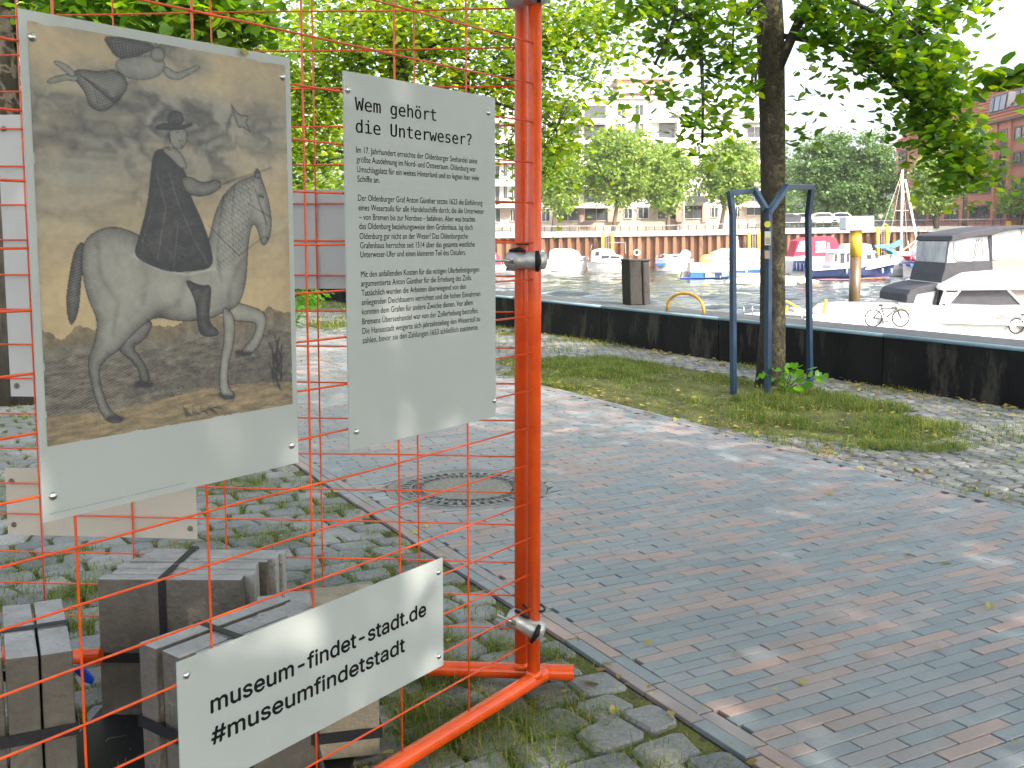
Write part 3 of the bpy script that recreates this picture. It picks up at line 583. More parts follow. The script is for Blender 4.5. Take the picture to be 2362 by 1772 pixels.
def board(name, lab, q, m, pt, sz, off, cat='information board', group=None, screws=None, thick=.004, back=False):
    c = [sz(*p) for p in q]; s0 = (c[0][0]+c[3][0])/2; s1 = (c[1][0]+c[2][0])/2; z1 = (c[0][1]+c[1][1])/2; z0 = (c[2][1]+c[3][1])/2
    t = thing(name, lab, cat, pt(s0, z0, off), group); sgn = 1 if off > 0 else -1
    build('panel', MB().prism([pt(s0, z0, off), pt(s1, z0, off), pt(s1, z1, off), pt(s0, z1, off)], (FC if pt is FPT else NC)*thick), m, t)
    nn = FC if pt is FPT else NC; e = .022
    for (a, b) in (screws or [(s0+math.copysign(e, s1-s0), z0+e*1.6), (s1-math.copysign(e, s1-s0), z0+e*1.6), (s0+math.copysign(e, s1-s0), z1-e*2), (s1-math.copysign(e, s1-s0), z1-e*2)]):
        c_ = pt(a, b, off+thick)
        if back: build('washer', MB().tube([c_, c_+nn*.003], .0095, 12), DSTEEL, t); build('screw_head', MB().tube([c_+nn*.003, c_+nn*.008], .005, 6), DSTEEL, t)
        else:
            mb = MB(); n = 14; V = []
            for i in range(5):
                th = (pi/2)*i/4; rr = .0085*cos(th) if i < 4 else .0001
                for k in range(n): a2 = 2*pi*k/n; V.append(c_+nn*(.0062*sin(th))+ZU*(rr*sin(a2))+ND*(rr*cos(a2)))
            mb.add(V, [(i*n+k, i*n+(k+1) % n, (i+1)*n+(k+1) % n, (i+1)*n+k) for i in range(4) for k in range(n)])
            build('round_bolt', mb, STEEL, t, smooth=True)
    return t, (s0, s1, z0, z1)
OFF = .010
PT, PB = board('picture_board', 'large white board with an old brown engraving of a rider on horseback', [(33, 22), (658, 135), (679, 1067), (90, 1202)], PANELW, NPT, nsz, OFF, group='printed boards on the fence',
    screws=[nsz(63, 88), nsz(641, 179), nsz(663, 1026), nsz(112, 1142)])
TT, TB = board('text_board', 'tall white board headed Wem gehört die Unterweser with small print below', [(777, 162), (1126, 226), (1141, 958), (802, 1038)], PANELW, NPT, nsz, OFF, group='printed boards on the fence',
    screws=[nsz(792, 209), nsz(1117, 261), nsz(1131, 923), nsz(813, 994)])
LT, LB = board('web_address_board', 'low wide white board reading museum-findet-stadt.de in large black letters', [(400, 1523), (1013, 1286), (1013, 1537), (408, 1842)], PANELW, NPT, nsz, OFF, group='printed boards on the fence',
    screws=[nsz(420, 1554), nsz(1002, 1318), nsz(1003, 1511), (nsz(1002, 1318)[0]-.86, nsz(1003, 1511)[1])])
bo_ = OFF+.0046
c6 = lambda x, y: (600+x*.36157, y*.36157)
c5 = lambda x, y: (650+x*.36157, 550+y*.36157)
hd = MB(); letter_line(hd, 'Wem gehört', 'DejaVuSansMono.woff2', c6(577, 705), c6(1095, 775), .0425, bo_, 0, [(-.0006, 0), (.0006, 0), (0, .0005)]); build('headline', hd, INK, TT, kind='stuff')
hd = MB(); letter_line(hd, 'die Unterweser?', 'DejaVuSansMono.woff2', c6(583, 850), c6(1322, 928), .0425, bo_, 0, [(-.0006, 0), (.0006, 0), (0, .0005)])
build('headline', hd, INK, TT, kind='stuff')
body = [('Im 17. Jahrhundert erreichte der Oldenburger Seehandel seine', c6(585, 978), c6(1358, 1045)), ('größte Ausdehnung im Nord- und Ostseeraum. Oldenburg war', c6(587, 1040), c6(1350, 1095)),
 ('Umschlagplatz für ein weites Hinterland und so legten hier viele', c6(590, 1102), c6(1370, 1152)), ('Schiffe an.', c6(593, 1162), c6(735, 1168)),
 ('Der Oldenburger Graf Anton Günther setzte 1623 die Einführung', c6(597, 1282), c6(1392, 1312)), ('eines Weserzolls für alle Handelsschiffe durch, die die Unterweser', c6(600, 1345), c6(1403, 1365)),
 ('– von Bremen bis zur Nordsee – befahren. Aber was brachte', c6(603, 1407), c6(1345, 1413)), ('das Oldenburg beziehungsweise dem Grafenhaus, lag doch', c6(604, 1465), c6(1330, 1465)),
 ('Oldenburg gar nicht an der Weser? Das Oldenburgische', c6(607, 1527), c6(1298, 1522)), ('Grafenhaus herrschte seit 1514 über das gesamte westliche', c6(610, 1588), c6(1343, 1572)),
 ('Unterweser-Ufer und einen kleineren Teil des Ostufers.', c6(612, 1648), c6(1285, 1622)), ('Mit den anfallenden Kosten für die nötigen Uferbefestigungen', c5(477, 248), c5(1233, 212)),
 ('argumentierte Anton Günther für die Erhebung des Zolls.', c5(478, 308), c5(1185, 265)), ('Tatsächlich wurden die Arbeiten überwiegend von den', c5(481, 368), c5(1148, 320)),
 ('anliegenden Deichbauern verrichtet und die hohen Einnahmen', c5(482, 428), c5(1240, 365)), ('konnten dem Grafen für andere Zwecke dienen. Vor allem', c5(484, 487), c5(1192, 422)),
 ('Bremens Überseehandel war von der Zollerhebung betroffen.', c5(486, 547), c5(1228, 475)), ('Die Hansestadt weigerte sich jahrzehntelang den Weserzoll zu', c5(487, 607), c5(1238, 528)),
 ('zahlen, bevor sie den Zahlungen 1653 schließlich zustimmte.', c5(488, 668), c5(1228, 580))]
for tx, a, b in body:
    bt = MB(); letter_line(bt, tx, '', a, b, .0158, bo_); build('text_line', bt, INK, TT, kind='stuff')
wt = MB(); letter_line(wt, 'museum-findet-stadt.de', 'Inter.woff2', (477, 1637), (973, 1420), .0535, bo_, 0, [(-.0014, 0), (.0014, 0), (0, .0014), (0, -.0014)]); build('web_lettering', wt, INK, LT, kind='stuff')
wt = MB(); letter_line(wt, '#museumfindetstadt', 'Inter.woff2', (478, 1711), (924, 1503), .0535, bo_, 0, [(-.0014, 0), (.0014, 0), (0, .0014), (0, -.0014)]); build('web_lettering', wt, INK, LT, kind='stuff')
ct = MB(); letter_line(ct, 'Heinrich von Lennep, Graf Anton Günther, Reiterbild vor der Stadt Oldenburg, 17. Jh., Stadtmuseum Oldenburg, Foto: Stadtmuseum Oldenburg', 'Inter.woff2', (103, 1184), (416, 1114), .0034, bo_)
build('caption', ct, mat('grey_print', (.09, .10, .10), rough=.5), PT)
# ------------------------------------------------------------------ the old print: a flat coloured sheet, drawn per vertex (a plain equestrian scene of our own)
pc = [nsz(*p) for p in ((55, 54), (649, 150), (663, 930), (97, 1030))]
ps0, ps1, pz1, pz0 = (pc[0][0]+pc[3][0])/2, (pc[1][0]+pc[2][0])/2, (pc[0][1]+pc[1][1])/2, (pc[2][1]+pc[3][1])/2
NX, NY = 330, 470
gx, gy = np.meshgrid(np.linspace(0, 1, NX), np.linspace(0, 1, NY)); sx = ps0+(ps1-ps0)*gx; zz = pz1+(pz0-pz1)*gy
wd_, ht_ = ps1-ps0, pz1-pz0
def Q(pts):                                             # picture points -> sheet coordinates in metres (x right, y down)
    o = [];
    for p in pts: s, z = nsz(*p); o.append((s-ps0, pz1-z))
    return np.array(o)
X, Y = sx-ps0, pz1-zz
def inside(poly):
    c = np.zeros(X.shape, bool); n = len(poly)
    for i in range(n):
        x0, y0 = poly[i]; x1, y1 = poly[(i+1) % n]
        if y0 == y1: continue
        c ^= ((y0 > Y) != (y1 > Y)) & (X < (x1-x0)*(Y-y0)/(y1-y0)+x0)
    return c
def smoothpoly(poly, it=2):
    for _ in range(it):
        q = np.roll(poly, -1, 0); poly = np.stack([poly*.75+q*.25, poly*.25+q*.75], 1).reshape(-1, 2)
    return poly
def dist(poly, closed=True):
    d = np.full(X.shape, 9.); n = len(poly)
    for i in range(n if closed else n-1):
        a = poly[i]; b = poly[(i+1) % n]; e = b-a; L = (e**2).sum()+1e-12; t = np.clip(((X-a[0])*e[0]+(Y-a[1])*e[1])/L, 0, 1); d = np.minimum(d, np.hypot(X-a[0]-t*e[0], Y-a[1]-t*e[1]))
    return d
vA, vB, vC = VN(21), VN(22), VN(23)
def fbm(x, y, f, v=vA): return (v(x, y, f)*.5+vB(x, y, f*2.1)*.27+vC(x, y, f*4.3)*.15+v(x+7, y, f*9)*.08)
hatch = .5+.5*np.sin((Y*1.0+X*.35+.006*fbm(X, Y, 12))*2*pi/.0052)
tone = np.full(X.shape, .95)                                                   # 1 = bare paper, 0 = ink
hatch2 = .5+.5*np.sin((Y*.8-X*.9)*2*pi/.0042+2*fbm(X, Y, 9))
bil = 1-np.abs(2*fbm(X*.8+.3*fbm(X, Y, 6), Y*1.5, 9)-1); tint = np.zeros(X.shape); cl = fbm(X*.6+3, Y*1.2, 6); band = np.clip(1.15-(Y/ht_)/.50, 0, 1)
mass = np.clip((cl-.40)*3.4, 0, 1)*np.clip(band*1.6, 0, 1); mass = np.maximum(mass, np.exp(-((X-.09)/.10)**2-((Y-.26)/.055)**2)); mass = np.maximum(mass, .9*np.exp(-((X-.52)/.09)**2-((Y-.15)/.08)**2))
tint = mass*.8; tone -= mass*(.16+.50*np.clip((bil-.70)*3.2, 0, 1)+.10*hatch2)
tone -= .12*np.clip((fbm(X*.8, Y*6, 8)-.42)*3, 0, 1)*((Y/ht_ < .62)&(Y/ht_ > .22))*(.6+.4*hatch)
tone -= .10*np.exp(-np.minimum.reduce([X, wd_-X, Y, ht_-Y])/.02)*fbm(X, Y, 20)*2
def shape(pts, base, edge=.30, ew=.006, line=.35, hat=.10, closed=True, it=2):
    global tone, tint
    p = smoothpoly(Q(pts), it); m = inside(p); d = dist(p)
    t = base-edge*np.exp(-d/ew)-edge*.55*np.exp(-d/(ew*3.2))-hat*hatch*(.35+np.exp(-d/(ew*3)))-.16*(fbm(X, Y, 34)-.5)-.05*hatch2
    tone = np.where(m, t, tone); tint = np.where(m, .9, tint); tone -= line*np.exp(-(d/.0011)**2)
def stroke(pts, wdt, ink):
    global tone
    tone -= ink*np.exp(-(dist(Q(pts), False)/wdt)**2)
# land, far trees and ground
yy = Y/ht_; hz = .755+.012*np.sin(X*31)+.03*(fbm(X, Y*0, 18)-.5)
land = yy > hz; tone = np.where(land, .74-.55*fbm(X*2, Y*7, 26)-.24*hatch, tone)
treel = (yy > hz-.045*fbm(X, X*0, 26)-.012) & (yy < hz+.03); tone = np.where(treel, .22+.42*fbm(X, Y, 60), tone)
sh = (yy > .862+.02*np.sin(X*9)) & (yy < .915+.012*np.sin(X*14+1)); tone = np.where(sh & (X > .16), .08+.30*fbm(X*2, Y*5, 40)+.1*hatch, tone)
fg = yy > .925+.01*np.sin(X*12); tone = np.where(fg, .84-.62*fbm(X*1.5, Y*7, 22)-.10*hatch, tone)
d = np.hypot(X-.06, (Y-.83)*1.3); tone -= .15*np.sin(d*420)*np.exp(-(d/.07)**2)*(d < .11)
# heavy cloud bank at the top with torn, curling edges, and a small bird
for (pl_, k_) in (): shape(pl_, k_, .12, .012, .10, .22)
shape([(225, 85), (270, 88), (330, 100), (350, 112), (330, 122), (300, 136), (262, 140), (240, 112)], .42, .18, .006, .2, .25)      # a feathered wing
for k in range(12): stroke([(238+k*8, 96+k*2), (250+k*6.5, 130+(k % 3)*4)], .0010, .35)
shape([(255, 140), (300, 132), (352, 130), (372, 146), (368, 170), (330, 188), (280, 182), (258, 165)], .84, .22, .006, .28, .10)        # draped figure drifting on the cloud
shape([(260, 160), (290, 196), (262, 236), (228, 262), (196, 250), (186, 216), (168, 192), (150, 172), (172, 160), (214, 168)], .70, .30, .008, .30, .20)
for k in range(10): stroke([(170+k*7, 172+k*4), (205+k*6, 200+k*5), (215+k*6, 240-k*2)], .0011, .28)
shape([(168, 190), (140, 186), (112, 196), (96, 192), (104, 182), (138, 172), (170, 176)], .86, .2, .004, .3); shape([(166, 172), (146, 152), (120, 140), (110, 146), (128, 158), (156, 182)], .86, .2, .004, .3)
shape([(336, 120), (352, 108), (368, 118), (370, 140), (352, 146), (338, 138)], .80, .3, .004, .3)
shape([(368, 150), (396, 172), (424, 160), (448, 150), (452, 158), (430, 172), (398, 190), (366, 176)], .84, .22, .004, .3)
shape([(520, 236), (532, 258), (548, 268), (560, 266), (562, 276), (556, 284), (572, 312), (552, 294), (538, 296), (534, 282), (528, 262)], .80, .3, .003, .35)
# tail and far legs, then body
shape([(182, 552), (160, 575), (148, 640), (140, 700), (152, 760), (172, 720), (176, 650), (186, 590)], .55, .25, .008, .2, .25)
shape([(300, 735), (348, 738), (322, 785), (292, 800), (318, 828), (336, 868), (328, 892), (312, 890), (312, 856), (290, 828), (262, 806), (262, 785)], .56, .25, .005)
shape([(505, 690), (550, 700), (598, 716), (606, 742), (592, 790), (572, 816), (545, 820), (548, 804), (572, 780), (584, 744), (556, 742), (515, 738)], .84, .36, .0035)
shape([(180, 560), (206, 534), (252, 520), (310, 540), (360, 575), (430, 600), (470, 560), (482, 500), (502, 452), (535, 420), (568, 408), (588, 400), (598, 425), (612, 470), (618, 530), (604, 566), (592, 566), (584, 530), (572, 512), (562, 560), (560, 620), (554, 668), (540, 705), (505, 722), (470, 736), (400, 742), (345, 728), (300, 765), (262, 808), (232, 828), (216, 850), (226, 905), (244, 948), (272, 962), (270, 974), (236, 974), (214, 935), (196, 868), (192, 828), (210, 785), (214, 735), (192, 690), (176, 620)], .93, .40, .010, .30, .12)
hb_ = inside(smoothpoly(Q([(190, 560), (250, 530), (330, 545), (380, 600), (560, 600), (550, 690), (400, 735), (300, 740), (215, 720)]))); tone = np.where(hb_, tone-.14*fbm(X, Y, 16)+.02, tone)
shape([(500, 700), (532, 726), (530, 790), (516, 838), (514, 890), (534, 910), (526, 920), (500, 920), (494, 878), (500, 820), (508, 770)], .86, .36, .0035)
stroke([(505, 455), (495, 520), (490, 590), (500, 650)], .004, .18); stroke([(530, 425), (525, 520), (530, 600)], .003, .14)
stroke([(575, 430), (606, 520)], .0016, .4); stroke([(560, 470), (612, 500)], .0016, .3); stroke([(600, 545), (540, 590), (470, 520)], .0014, .35)
stroke([(587, 452), (596, 455)], .0026, .7); stroke([(584, 446), (598, 448)], .0012, .3); shape([(574, 410), (580, 384), (592, 402), (590, 414)], .62, .3, .003, .3, .1); stroke([(604, 548), (609, 552)], .002, .5); stroke([(586, 470), (600, 500), (604, 530)], .003, .14)
for hx, hy in ((256, 962), (512, 912), (322, 884), (552, 812)): stroke([(hx-14, hy), (hx+14, hy+2)], .0055, .45)
for a_, b_, k_ in (([(215, 560), (222, 640), (262, 700), (250, 770)], .006, .16), ([(300, 560), (330, 640), (320, 700)], .008, .13), ([(420, 640), (400, 700), (350, 725)], .010, .15), ([(545, 600), (520, 660), (515, 720)], .007, .15), ([(560, 440), (575, 480), (560, 520)], .005, .12)): stroke(a_, b_, k_)
for k in range(9):
    for j in range(9): a_ = (506+k*9-j*(1.6+k*.3), 448-k*5+j*20); stroke([a_, (a_[0]-5, a_[1]+10), (a_[0]+3, a_[1]+18)], .0010, .30)
# rider: cloak, sleeve, hat, boot
shape([(412, 640), (452, 660), (478, 655), (474, 700), (470, 742), (496, 764), (488, 776), (450, 775), (444, 735), (440, 690)], .30, .15, .006, .4)
shape([(342, 352), (365, 342), (398, 368), (424, 412), (428, 452), (452, 500), (474, 560), (484, 618), (430, 626), (380, 628), (335, 612), (296, 590), (312, 540), (330, 470), (336, 410)], .17, .12, .008, .3, .10)
for a in ([(350, 400), (372, 480), (352, 600)], [(380, 400), (400, 470), (440, 560), (470, 610)], [(400, 520), (390, 620)], [(340, 480), (318, 560)]): stroke(a, .0014, -.20)
stroke([(298, 590), (350, 618), (420, 634), (484, 620)], .0026, -.28)
shape([(404, 410), (432, 408), (456, 424), (488, 414), (502, 424), (494, 440), (456, 456), (418, 448)], .62, .3, .004)
stroke([(505, 424), (616, 388)], .0030, .35)
shape([(360, 346), (378, 338), (404, 348), (424, 388), (408, 392), (384, 366)], .80, .2, .004)
shape([(378, 296), (418, 296), (422, 322), (412, 344), (394, 346), (380, 330)], .80, .25, .003)
stroke([(396, 307), (402, 306)], .0013, .35); stroke([(411, 306), (415, 307)], .0013, .35); stroke([(407, 309), (410, 319)], .0010, .25); stroke([(402, 326), (413, 326)], .0020, .3); stroke([(405, 333), (410, 340)], .0022, .25)
for k in range(7): stroke([(374+k*1.5, 303+k*2), (368+k*2, 330+k*3), (362+k*4, 348)], .0011, .22)
shape([(348, 292), (372, 284), (402, 292), (432, 284), (432, 292), (402, 302), (368, 300), (350, 300)], .22, .1, .004)
shape([(374, 290), (378, 262), (396, 256), (410, 262), (414, 290)], .26, .1, .004)
for k in range(22): stroke([(420+k*3, 962-k*1.1), (412+k*4.2, 935+(k % 5)*5)], .0012, .35)
for k in range(26): stroke([(640-(k % 6)*4, 900-k*3), (622+(k % 4)*8-(k % 3)*6, 870-k*4)], .0018, .25)
gr_ = np.random.default_rng(5).random(X.shape)-.5; tone += gr_*.16*(1.15-tone)+.16*(fbm(X, Y, 75)-.5)
wave = np.clip(fbm(X*3, Y*3, 30)-.5, -.5, .5); tone += wave*.14; tone = np.clip(tone, .02, 1)
paper = np.array([.47, .365, .215])[None, None]*(1+.35*(fbm(X, Y, 5)-.5))[..., None]; warm = np.clip((yy-.15)*1.2, 0, 1)[..., None]; paper = paper*(1-.18*(1-warm))+np.array([0, .012, .03])[None, None]*(1-warm)
tint = np.maximum(tint, np.where(land & ~fg, .55, 0)); tint = tint[..., None]; paper = paper*(1-tint)+paper.mean(-1, keepdims=True)*np.array([1.0, 1.03, .98])*tint*1.02; inkc = np.array([.030, .032, .040])[None, None]; t3 = np.clip(tone*1.04-.02, 0, 1)[..., None]**1.25; colr = inkc*(1-t3)+paper*t3
edge_in = np.minimum.reduce([X, wd_-X, Y, ht_-Y])+.010*(fbm(X, Y, 28)-.5)
V = [NPT(float(a), float(b), OFF+.0048) for a, b in zip(sx.ravel(), zz.ravel())]
keepv = (edge_in > -.0015) ; ii = np.arange(NX*NY).reshape(NY, NX); q = np.stack([ii[:-1, :-1], ii[1:, :-1], ii[1:, 1:], ii[:-1, 1:]], -1).reshape(-1, 4)
q = q[keepv.ravel()[q].all(1)]
PRM = bpy.data.materials.new('old_print'); PRM.use_nodes = True; n_ = PRM.node_tree.nodes; at_ = n_.new('ShaderNodeAttribute'); at_.attribute_name = 'print'
PRM.node_tree.links.new(at_.outputs['Color'], n_['Principled BSDF'].inputs['Base Color']); n_['Principled BSDF'].inputs['Roughness'].default_value = .42
po = npbuild('old_print', [tuple(p) for p in V], q, PRM, PT)
ca_ = po.data.color_attributes.new('print', 'FLOAT_COLOR', 'POINT'); ca_.data.foreach_set('color', np.concatenate([colr.reshape(-1, 3), np.ones((NX*NY, 1))], 1).astype(np.float32).ravel())
bl = bpy.data.objects.new('stuck_leaf', lm); COL.objects.link(bl); p = NPT(*nsz(543, 122), OFF+.012); bl.location = p; bl.scale = (.022,)*3; bl.rotation_euler = (radians(80), 0, math.atan2(ND.y, ND.x)); tag(bl, 'small green leaf stuck to the top edge of the engraving board', 'leaf', 'single leaves on the ground')
# boards on the other panel, seen from behind
g_ = 'blank backs of boards on the far panel'
board('board_back', 'tall pale board seen from behind, dappled with sun, next to the frame edge', [(5, 262), (452, 262), (452, 918), (5, 918)], PANELB, FPT, fsz, -.014, 'board', g_, back=True)
board('board_back', 'wide grey board seen from behind, in the gap between engraving and text board', [(610, 437), (1120, 437), (1120, 666), (610, 668)], PANELB, FPT, fsz, -.014, 'board', g_, back=True)
board('board_back', 'small beige board seen from behind, below the engraving board', [(8, 1085), (449, 1085), (450, 1243), (14, 1238)], PANELC, FPT, fsz, -.014, 'board', g_, back=True)
# ------------------------------------------------------------------ ballast: bundles of concrete slabs
ZT = .44
def slabbox(c0, ex, ey, L, T, H, z1, rough=.004):
    """slab standing on edge: corner c0 (top), long axis ex, thickness axis ey"""
    m = MB(); j = lambda: random.uniform(-rough, rough)
    P = [(0, 0), (L, 0), (L, T), (0, T)]; V = []
    for z in (z1-H, z1):
        for a, b in P: V.append(c0+ex*(a+j())+ey*(b+j()*.3)+ZU*(z+j()-c0.z))
    return m.add(V, [(0, 3, 2, 1), (4, 5, 6, 7), (0, 1, 5, 4), (1, 2, 6, 5), (2, 3, 7, 6), (3, 0, 4, 7)])
def bundle(lab, c0, ex, ey, L, ts, offs, mats_, straps, pale=False):
    t = thing('slab_bundle', lab, 'paving slabs', (c0.x, c0.y, 0), 'strapped concrete slab bundles'); y = 0
    for T, o, m in zip(ts, offs, mats_):
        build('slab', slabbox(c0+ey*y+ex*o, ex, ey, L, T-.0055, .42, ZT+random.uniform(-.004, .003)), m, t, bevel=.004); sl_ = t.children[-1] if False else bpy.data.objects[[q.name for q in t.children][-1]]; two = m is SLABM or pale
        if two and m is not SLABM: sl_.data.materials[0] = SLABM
        if two: sl_.data.materials.append(SLABL); sl_.data.polygons[1].material_index = 1  # pale top, dark sides: stain plus shade put into the face colours
        y += T
    W = y
    for kind, a in straps:
        m = MB()
        if kind == 'over':      # over the top along ey, down the front face at ex=a
            wd = .022; f = c0+ex*a; e = .0035
            m.box(f+ey*(W/2)+ZU*(ZT+e-f.z), (wd, W+.008, .002), (ex, ey, ZU)); m.box(f-ey*e+ZU*(ZT/2+.01-f.z), (wd, .002, ZT-.02), (ex, ey, ZU)); m.box(f+ey*(W+e)+ZU*(ZT/2+.01-f.z), (wd, .002, ZT-.02), (ex, ey, ZU))
        if kind == 'overx':     # over the top along ex at ey=a
            f = c0+ey*a; e = .0035; m.box(f+ex*(L/2)+ZU*(ZT+e-f.z), (L+.008, .022, .002), (ex, ey, ZU)); m.box(f-ex*e+ZU*(ZT/2-f.z), (.002, .022, ZT), (ex, ey, ZU))
        if kind == 'band':
            h = .030; e = .006; b0 = c0+ZU*(a-c0.z); m.box(b0+ex*(L/2)-ey*e, (L+.02, .002, h), (ex, ey, ZU)); m.box(b0+ey*(W/2)-ex*e, (.002, W+.012, h), (ex, ey, ZU)); m.box(b0+ey*(W/2)+ex*(L+e+.01), (.002, W+.012, h), (ex, ey, ZU)); m.box(b0+ex*(L/2)+ey*(W+e), (L+.02, .002, h), (ex, ey, ZU))
        build('strap', m, STRAP, t)
    return t
tag(build('dark_ground_mat', MB().prism([Vector((-1.25, 2.15, .008)), Vector((-.48, 2.15, .008)), Vector((-.42, 2.95, .008)), Vector((-1.25, 3.05, .008))], Vector((0, 0, .012))), RUBBER, origin=(-.9, 2.6, 0)), 'black mat darkening the ground between the slab bundles', 'mat')  # black plate laid to darken the ground between the bundles
A, B = G(222, 1335, ZT), G(555, 1337, ZT); ex = (B-A).normalized(); ey = Vector((-ex.y, ex.x, 0)); L = (B-A).length
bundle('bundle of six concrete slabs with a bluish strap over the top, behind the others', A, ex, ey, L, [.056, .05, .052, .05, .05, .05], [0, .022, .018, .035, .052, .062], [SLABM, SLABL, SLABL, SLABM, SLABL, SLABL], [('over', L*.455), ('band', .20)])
A, B = G(167, 1495, ZT), G(88, 1508, ZT); ey = (B-A).normalized(); ex = Vector((ey.y, -ey.x, 0)); C_ = G(131, 1374, ZT)
if ex.dot(C_-A) < 0: ex = -ex
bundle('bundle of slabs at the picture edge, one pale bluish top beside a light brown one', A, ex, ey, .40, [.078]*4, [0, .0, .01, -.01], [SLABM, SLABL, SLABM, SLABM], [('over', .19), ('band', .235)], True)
A, B = G(322, 1483, ZT), G(640, 1372, ZT); ex = (B-A).normalized(); D_ = G(400, 1518, ZT); ey = Vector((ex.y, -ex.x, 0)); T = (D_-A).length/2
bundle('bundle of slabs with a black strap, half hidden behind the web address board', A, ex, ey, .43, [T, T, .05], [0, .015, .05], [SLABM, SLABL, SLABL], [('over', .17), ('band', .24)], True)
A = Vector((-.365, 2.74, ZT)); ey = Vector((-.97, -.24, 0)).normalized(); ex = Vector((-.24, .97, 0)).normalized()
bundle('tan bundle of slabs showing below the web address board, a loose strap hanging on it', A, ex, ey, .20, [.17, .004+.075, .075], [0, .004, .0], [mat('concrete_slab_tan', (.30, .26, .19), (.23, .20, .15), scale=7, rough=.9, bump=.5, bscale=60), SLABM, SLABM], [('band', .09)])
q0 = AT(722, 1668, 2.62); q1 = AT(733, 1730, 2.60); q2 = AT(748, 1790, 2.58)
tag(build('loose_strap', MB().tube([q0+ZU*.05, q0, q1, q2, q2-ZU*.05], .0075, 6), STRAP, origin=q2), 'loose black strap end hanging below the web address board', 'strap')
p = G(206, 1535, .26); tag(build('strap_tag', MB().prism([AT(171, 1537, 2.75), AT(185, 1535, 2.75), AT(215, 1566, 2.72), AT(212, 1580, 2.72), AT(196, 1574, 2.72), AT(172, 1550, 2.75)], Vector((0, .01, 0))), mat('blue_plastic', (.01, .07, .55), rough=.35), origin=AT(190, 1555, 2.75)), 'small bright blue plastic strap buckle tag between the slab bundles', 'tag')
tag(build('orange_stub', MB().tube([AT(193, 1514, 2.95), AT(233, 1512, 2.95)], .021, 14), ORANGE, origin=AT(210, 1513, 2.95)), 'short orange tube end peeking out between two slab bundles', 'tube')
# ================================================================== TREES
def limb(p0, p1, r0, r1, bend=.25, n=6):
    p0, p1 = Vector(p0), Vector(p1); d = p1-p0; o = Vector((random.uniform(-1, 1), random.uniform(-1, 1), random.uniform(0, 1)))*d.length*bend*.4; pts = []; rs = []
    for i in range(n+1):
        t = i/n; pts.append(p0+d*t+o*sin(pi*t)*.6+Vector((0, 0, d.length*.10*sin(pi*t)))); rs.append(r0+(r1-r0)*t)
    return pts, rs
def cluster_px(px, py, Y, rx, ry, n, cr=.17, nc=None):
    n = int(n*.40) if Y < 10.2 and px > 1400 and n > 60 else n
    c = AT(px, py, Y); k = Y/FPX; P, cc = clumps(c, (rx*k, min(rx, 260)*k, ry*k), nc or max(4, n//28), n, cr, .15); return P, cc
def make_tree(name, lab, cat, base, trunk_pts, trunk_r, groups, leaf, lsize, bark=BARKD, group=None, far=False, single=0, twig=True, lmt=None):
    t = thing(name, lab, cat, base, group)
    build('trunk', MB().tube(trunk_pts, trunk_r, 16), bark, t, smooth=True)
    allP = []; bm = MB(); tp = [Vector(p) for p in trunk_pts]; br0 = .022 if single else .045
    for g_ in groups:
        P, cc = g_; allP.append(P); c = Vector(P.mean(0))
        if single and len(P) < 120: continue
        up = ([p for p in tp if c.z+1.1 < p.z < c.z+4.5] or [tp[-1]]) if single else ([p for p in tp if p.z < c.z+.6 and p.z > 1.2] or [tp[-1]])
        st_ = min(up, key=lambda p: (p-c).length); pts, rs = limb(st_, c, br0, .008); build('branch', MB().tube(pts, rs, 7), bark, t, smooth=True)
        if twig:
            for q in cc[:24]:
                pts, rs = limb(c, q, .010, .003, n=3); bm.tube(pts, rs, 4, cap=False)
    if bm.v: build('twigs', bm, bark, t, kind='stuff')
    P = np.concatenate(allP)
    if single:          # keep the trunk clear of leaves
        k_ = P[:, 1]/9.95; P = P[~((np.abs(P[:, 0]/k_-2.475) < .17) & (P[:, 1] < 10.1) & (P[:, 2] < 5.2))]
    V, F = leafmesh(P, np.full(len(P), lsize), far)
    if single:
        d = np.array([proj(Vector(p)) for p in P[::3]]); idx = np.where((d[:, 0] > 0) & (d[:, 0] < PW) & (d[:, 1] > 0) & (d[:, 1] < PH))[0]; idx = idx[np.argsort(d[idx, 2])][:single]
        k = (V.shape[0]//len(P)); base_v = V.reshape(len(P), k, 3); sel = idx*3; mask = np.ones(len(P), bool); mask[sel] = False
        src = leafmesh(np.zeros((8, 3)), np.full(8, lsize)); Vs = src[0].reshape(8, 8, 3); ms = []
        for i in range(8):
            me = bpy.data.meshes.new('leaf'); me.from_pydata([tuple(x) for x in Vs[i]], [], [(0, 1, 2, 3), (3, 4, 5, 0), (5, 6, 7, 0)]); me.materials.append(leaf); ms.append(me)
        for j, i in enumerate(sel):
            o = bpy.data.objects.new('leaf', ms[j % 8]); COL.objects.link(o); o.parent = t; o.location = Vector(P[i])-t.location; o.rotation_euler.z = random.uniform(0, 6.28)
        P = P[mask]; V, F = leafmesh(P, np.full(len(P), lsize), far)
    npbuild('foliage', V, F, leaf, t, kind='stuff'); return t
def crown(c, r, nclump, nleaf, cr=.45): return clumps(c, r, nclump, nleaf, cr, .35)
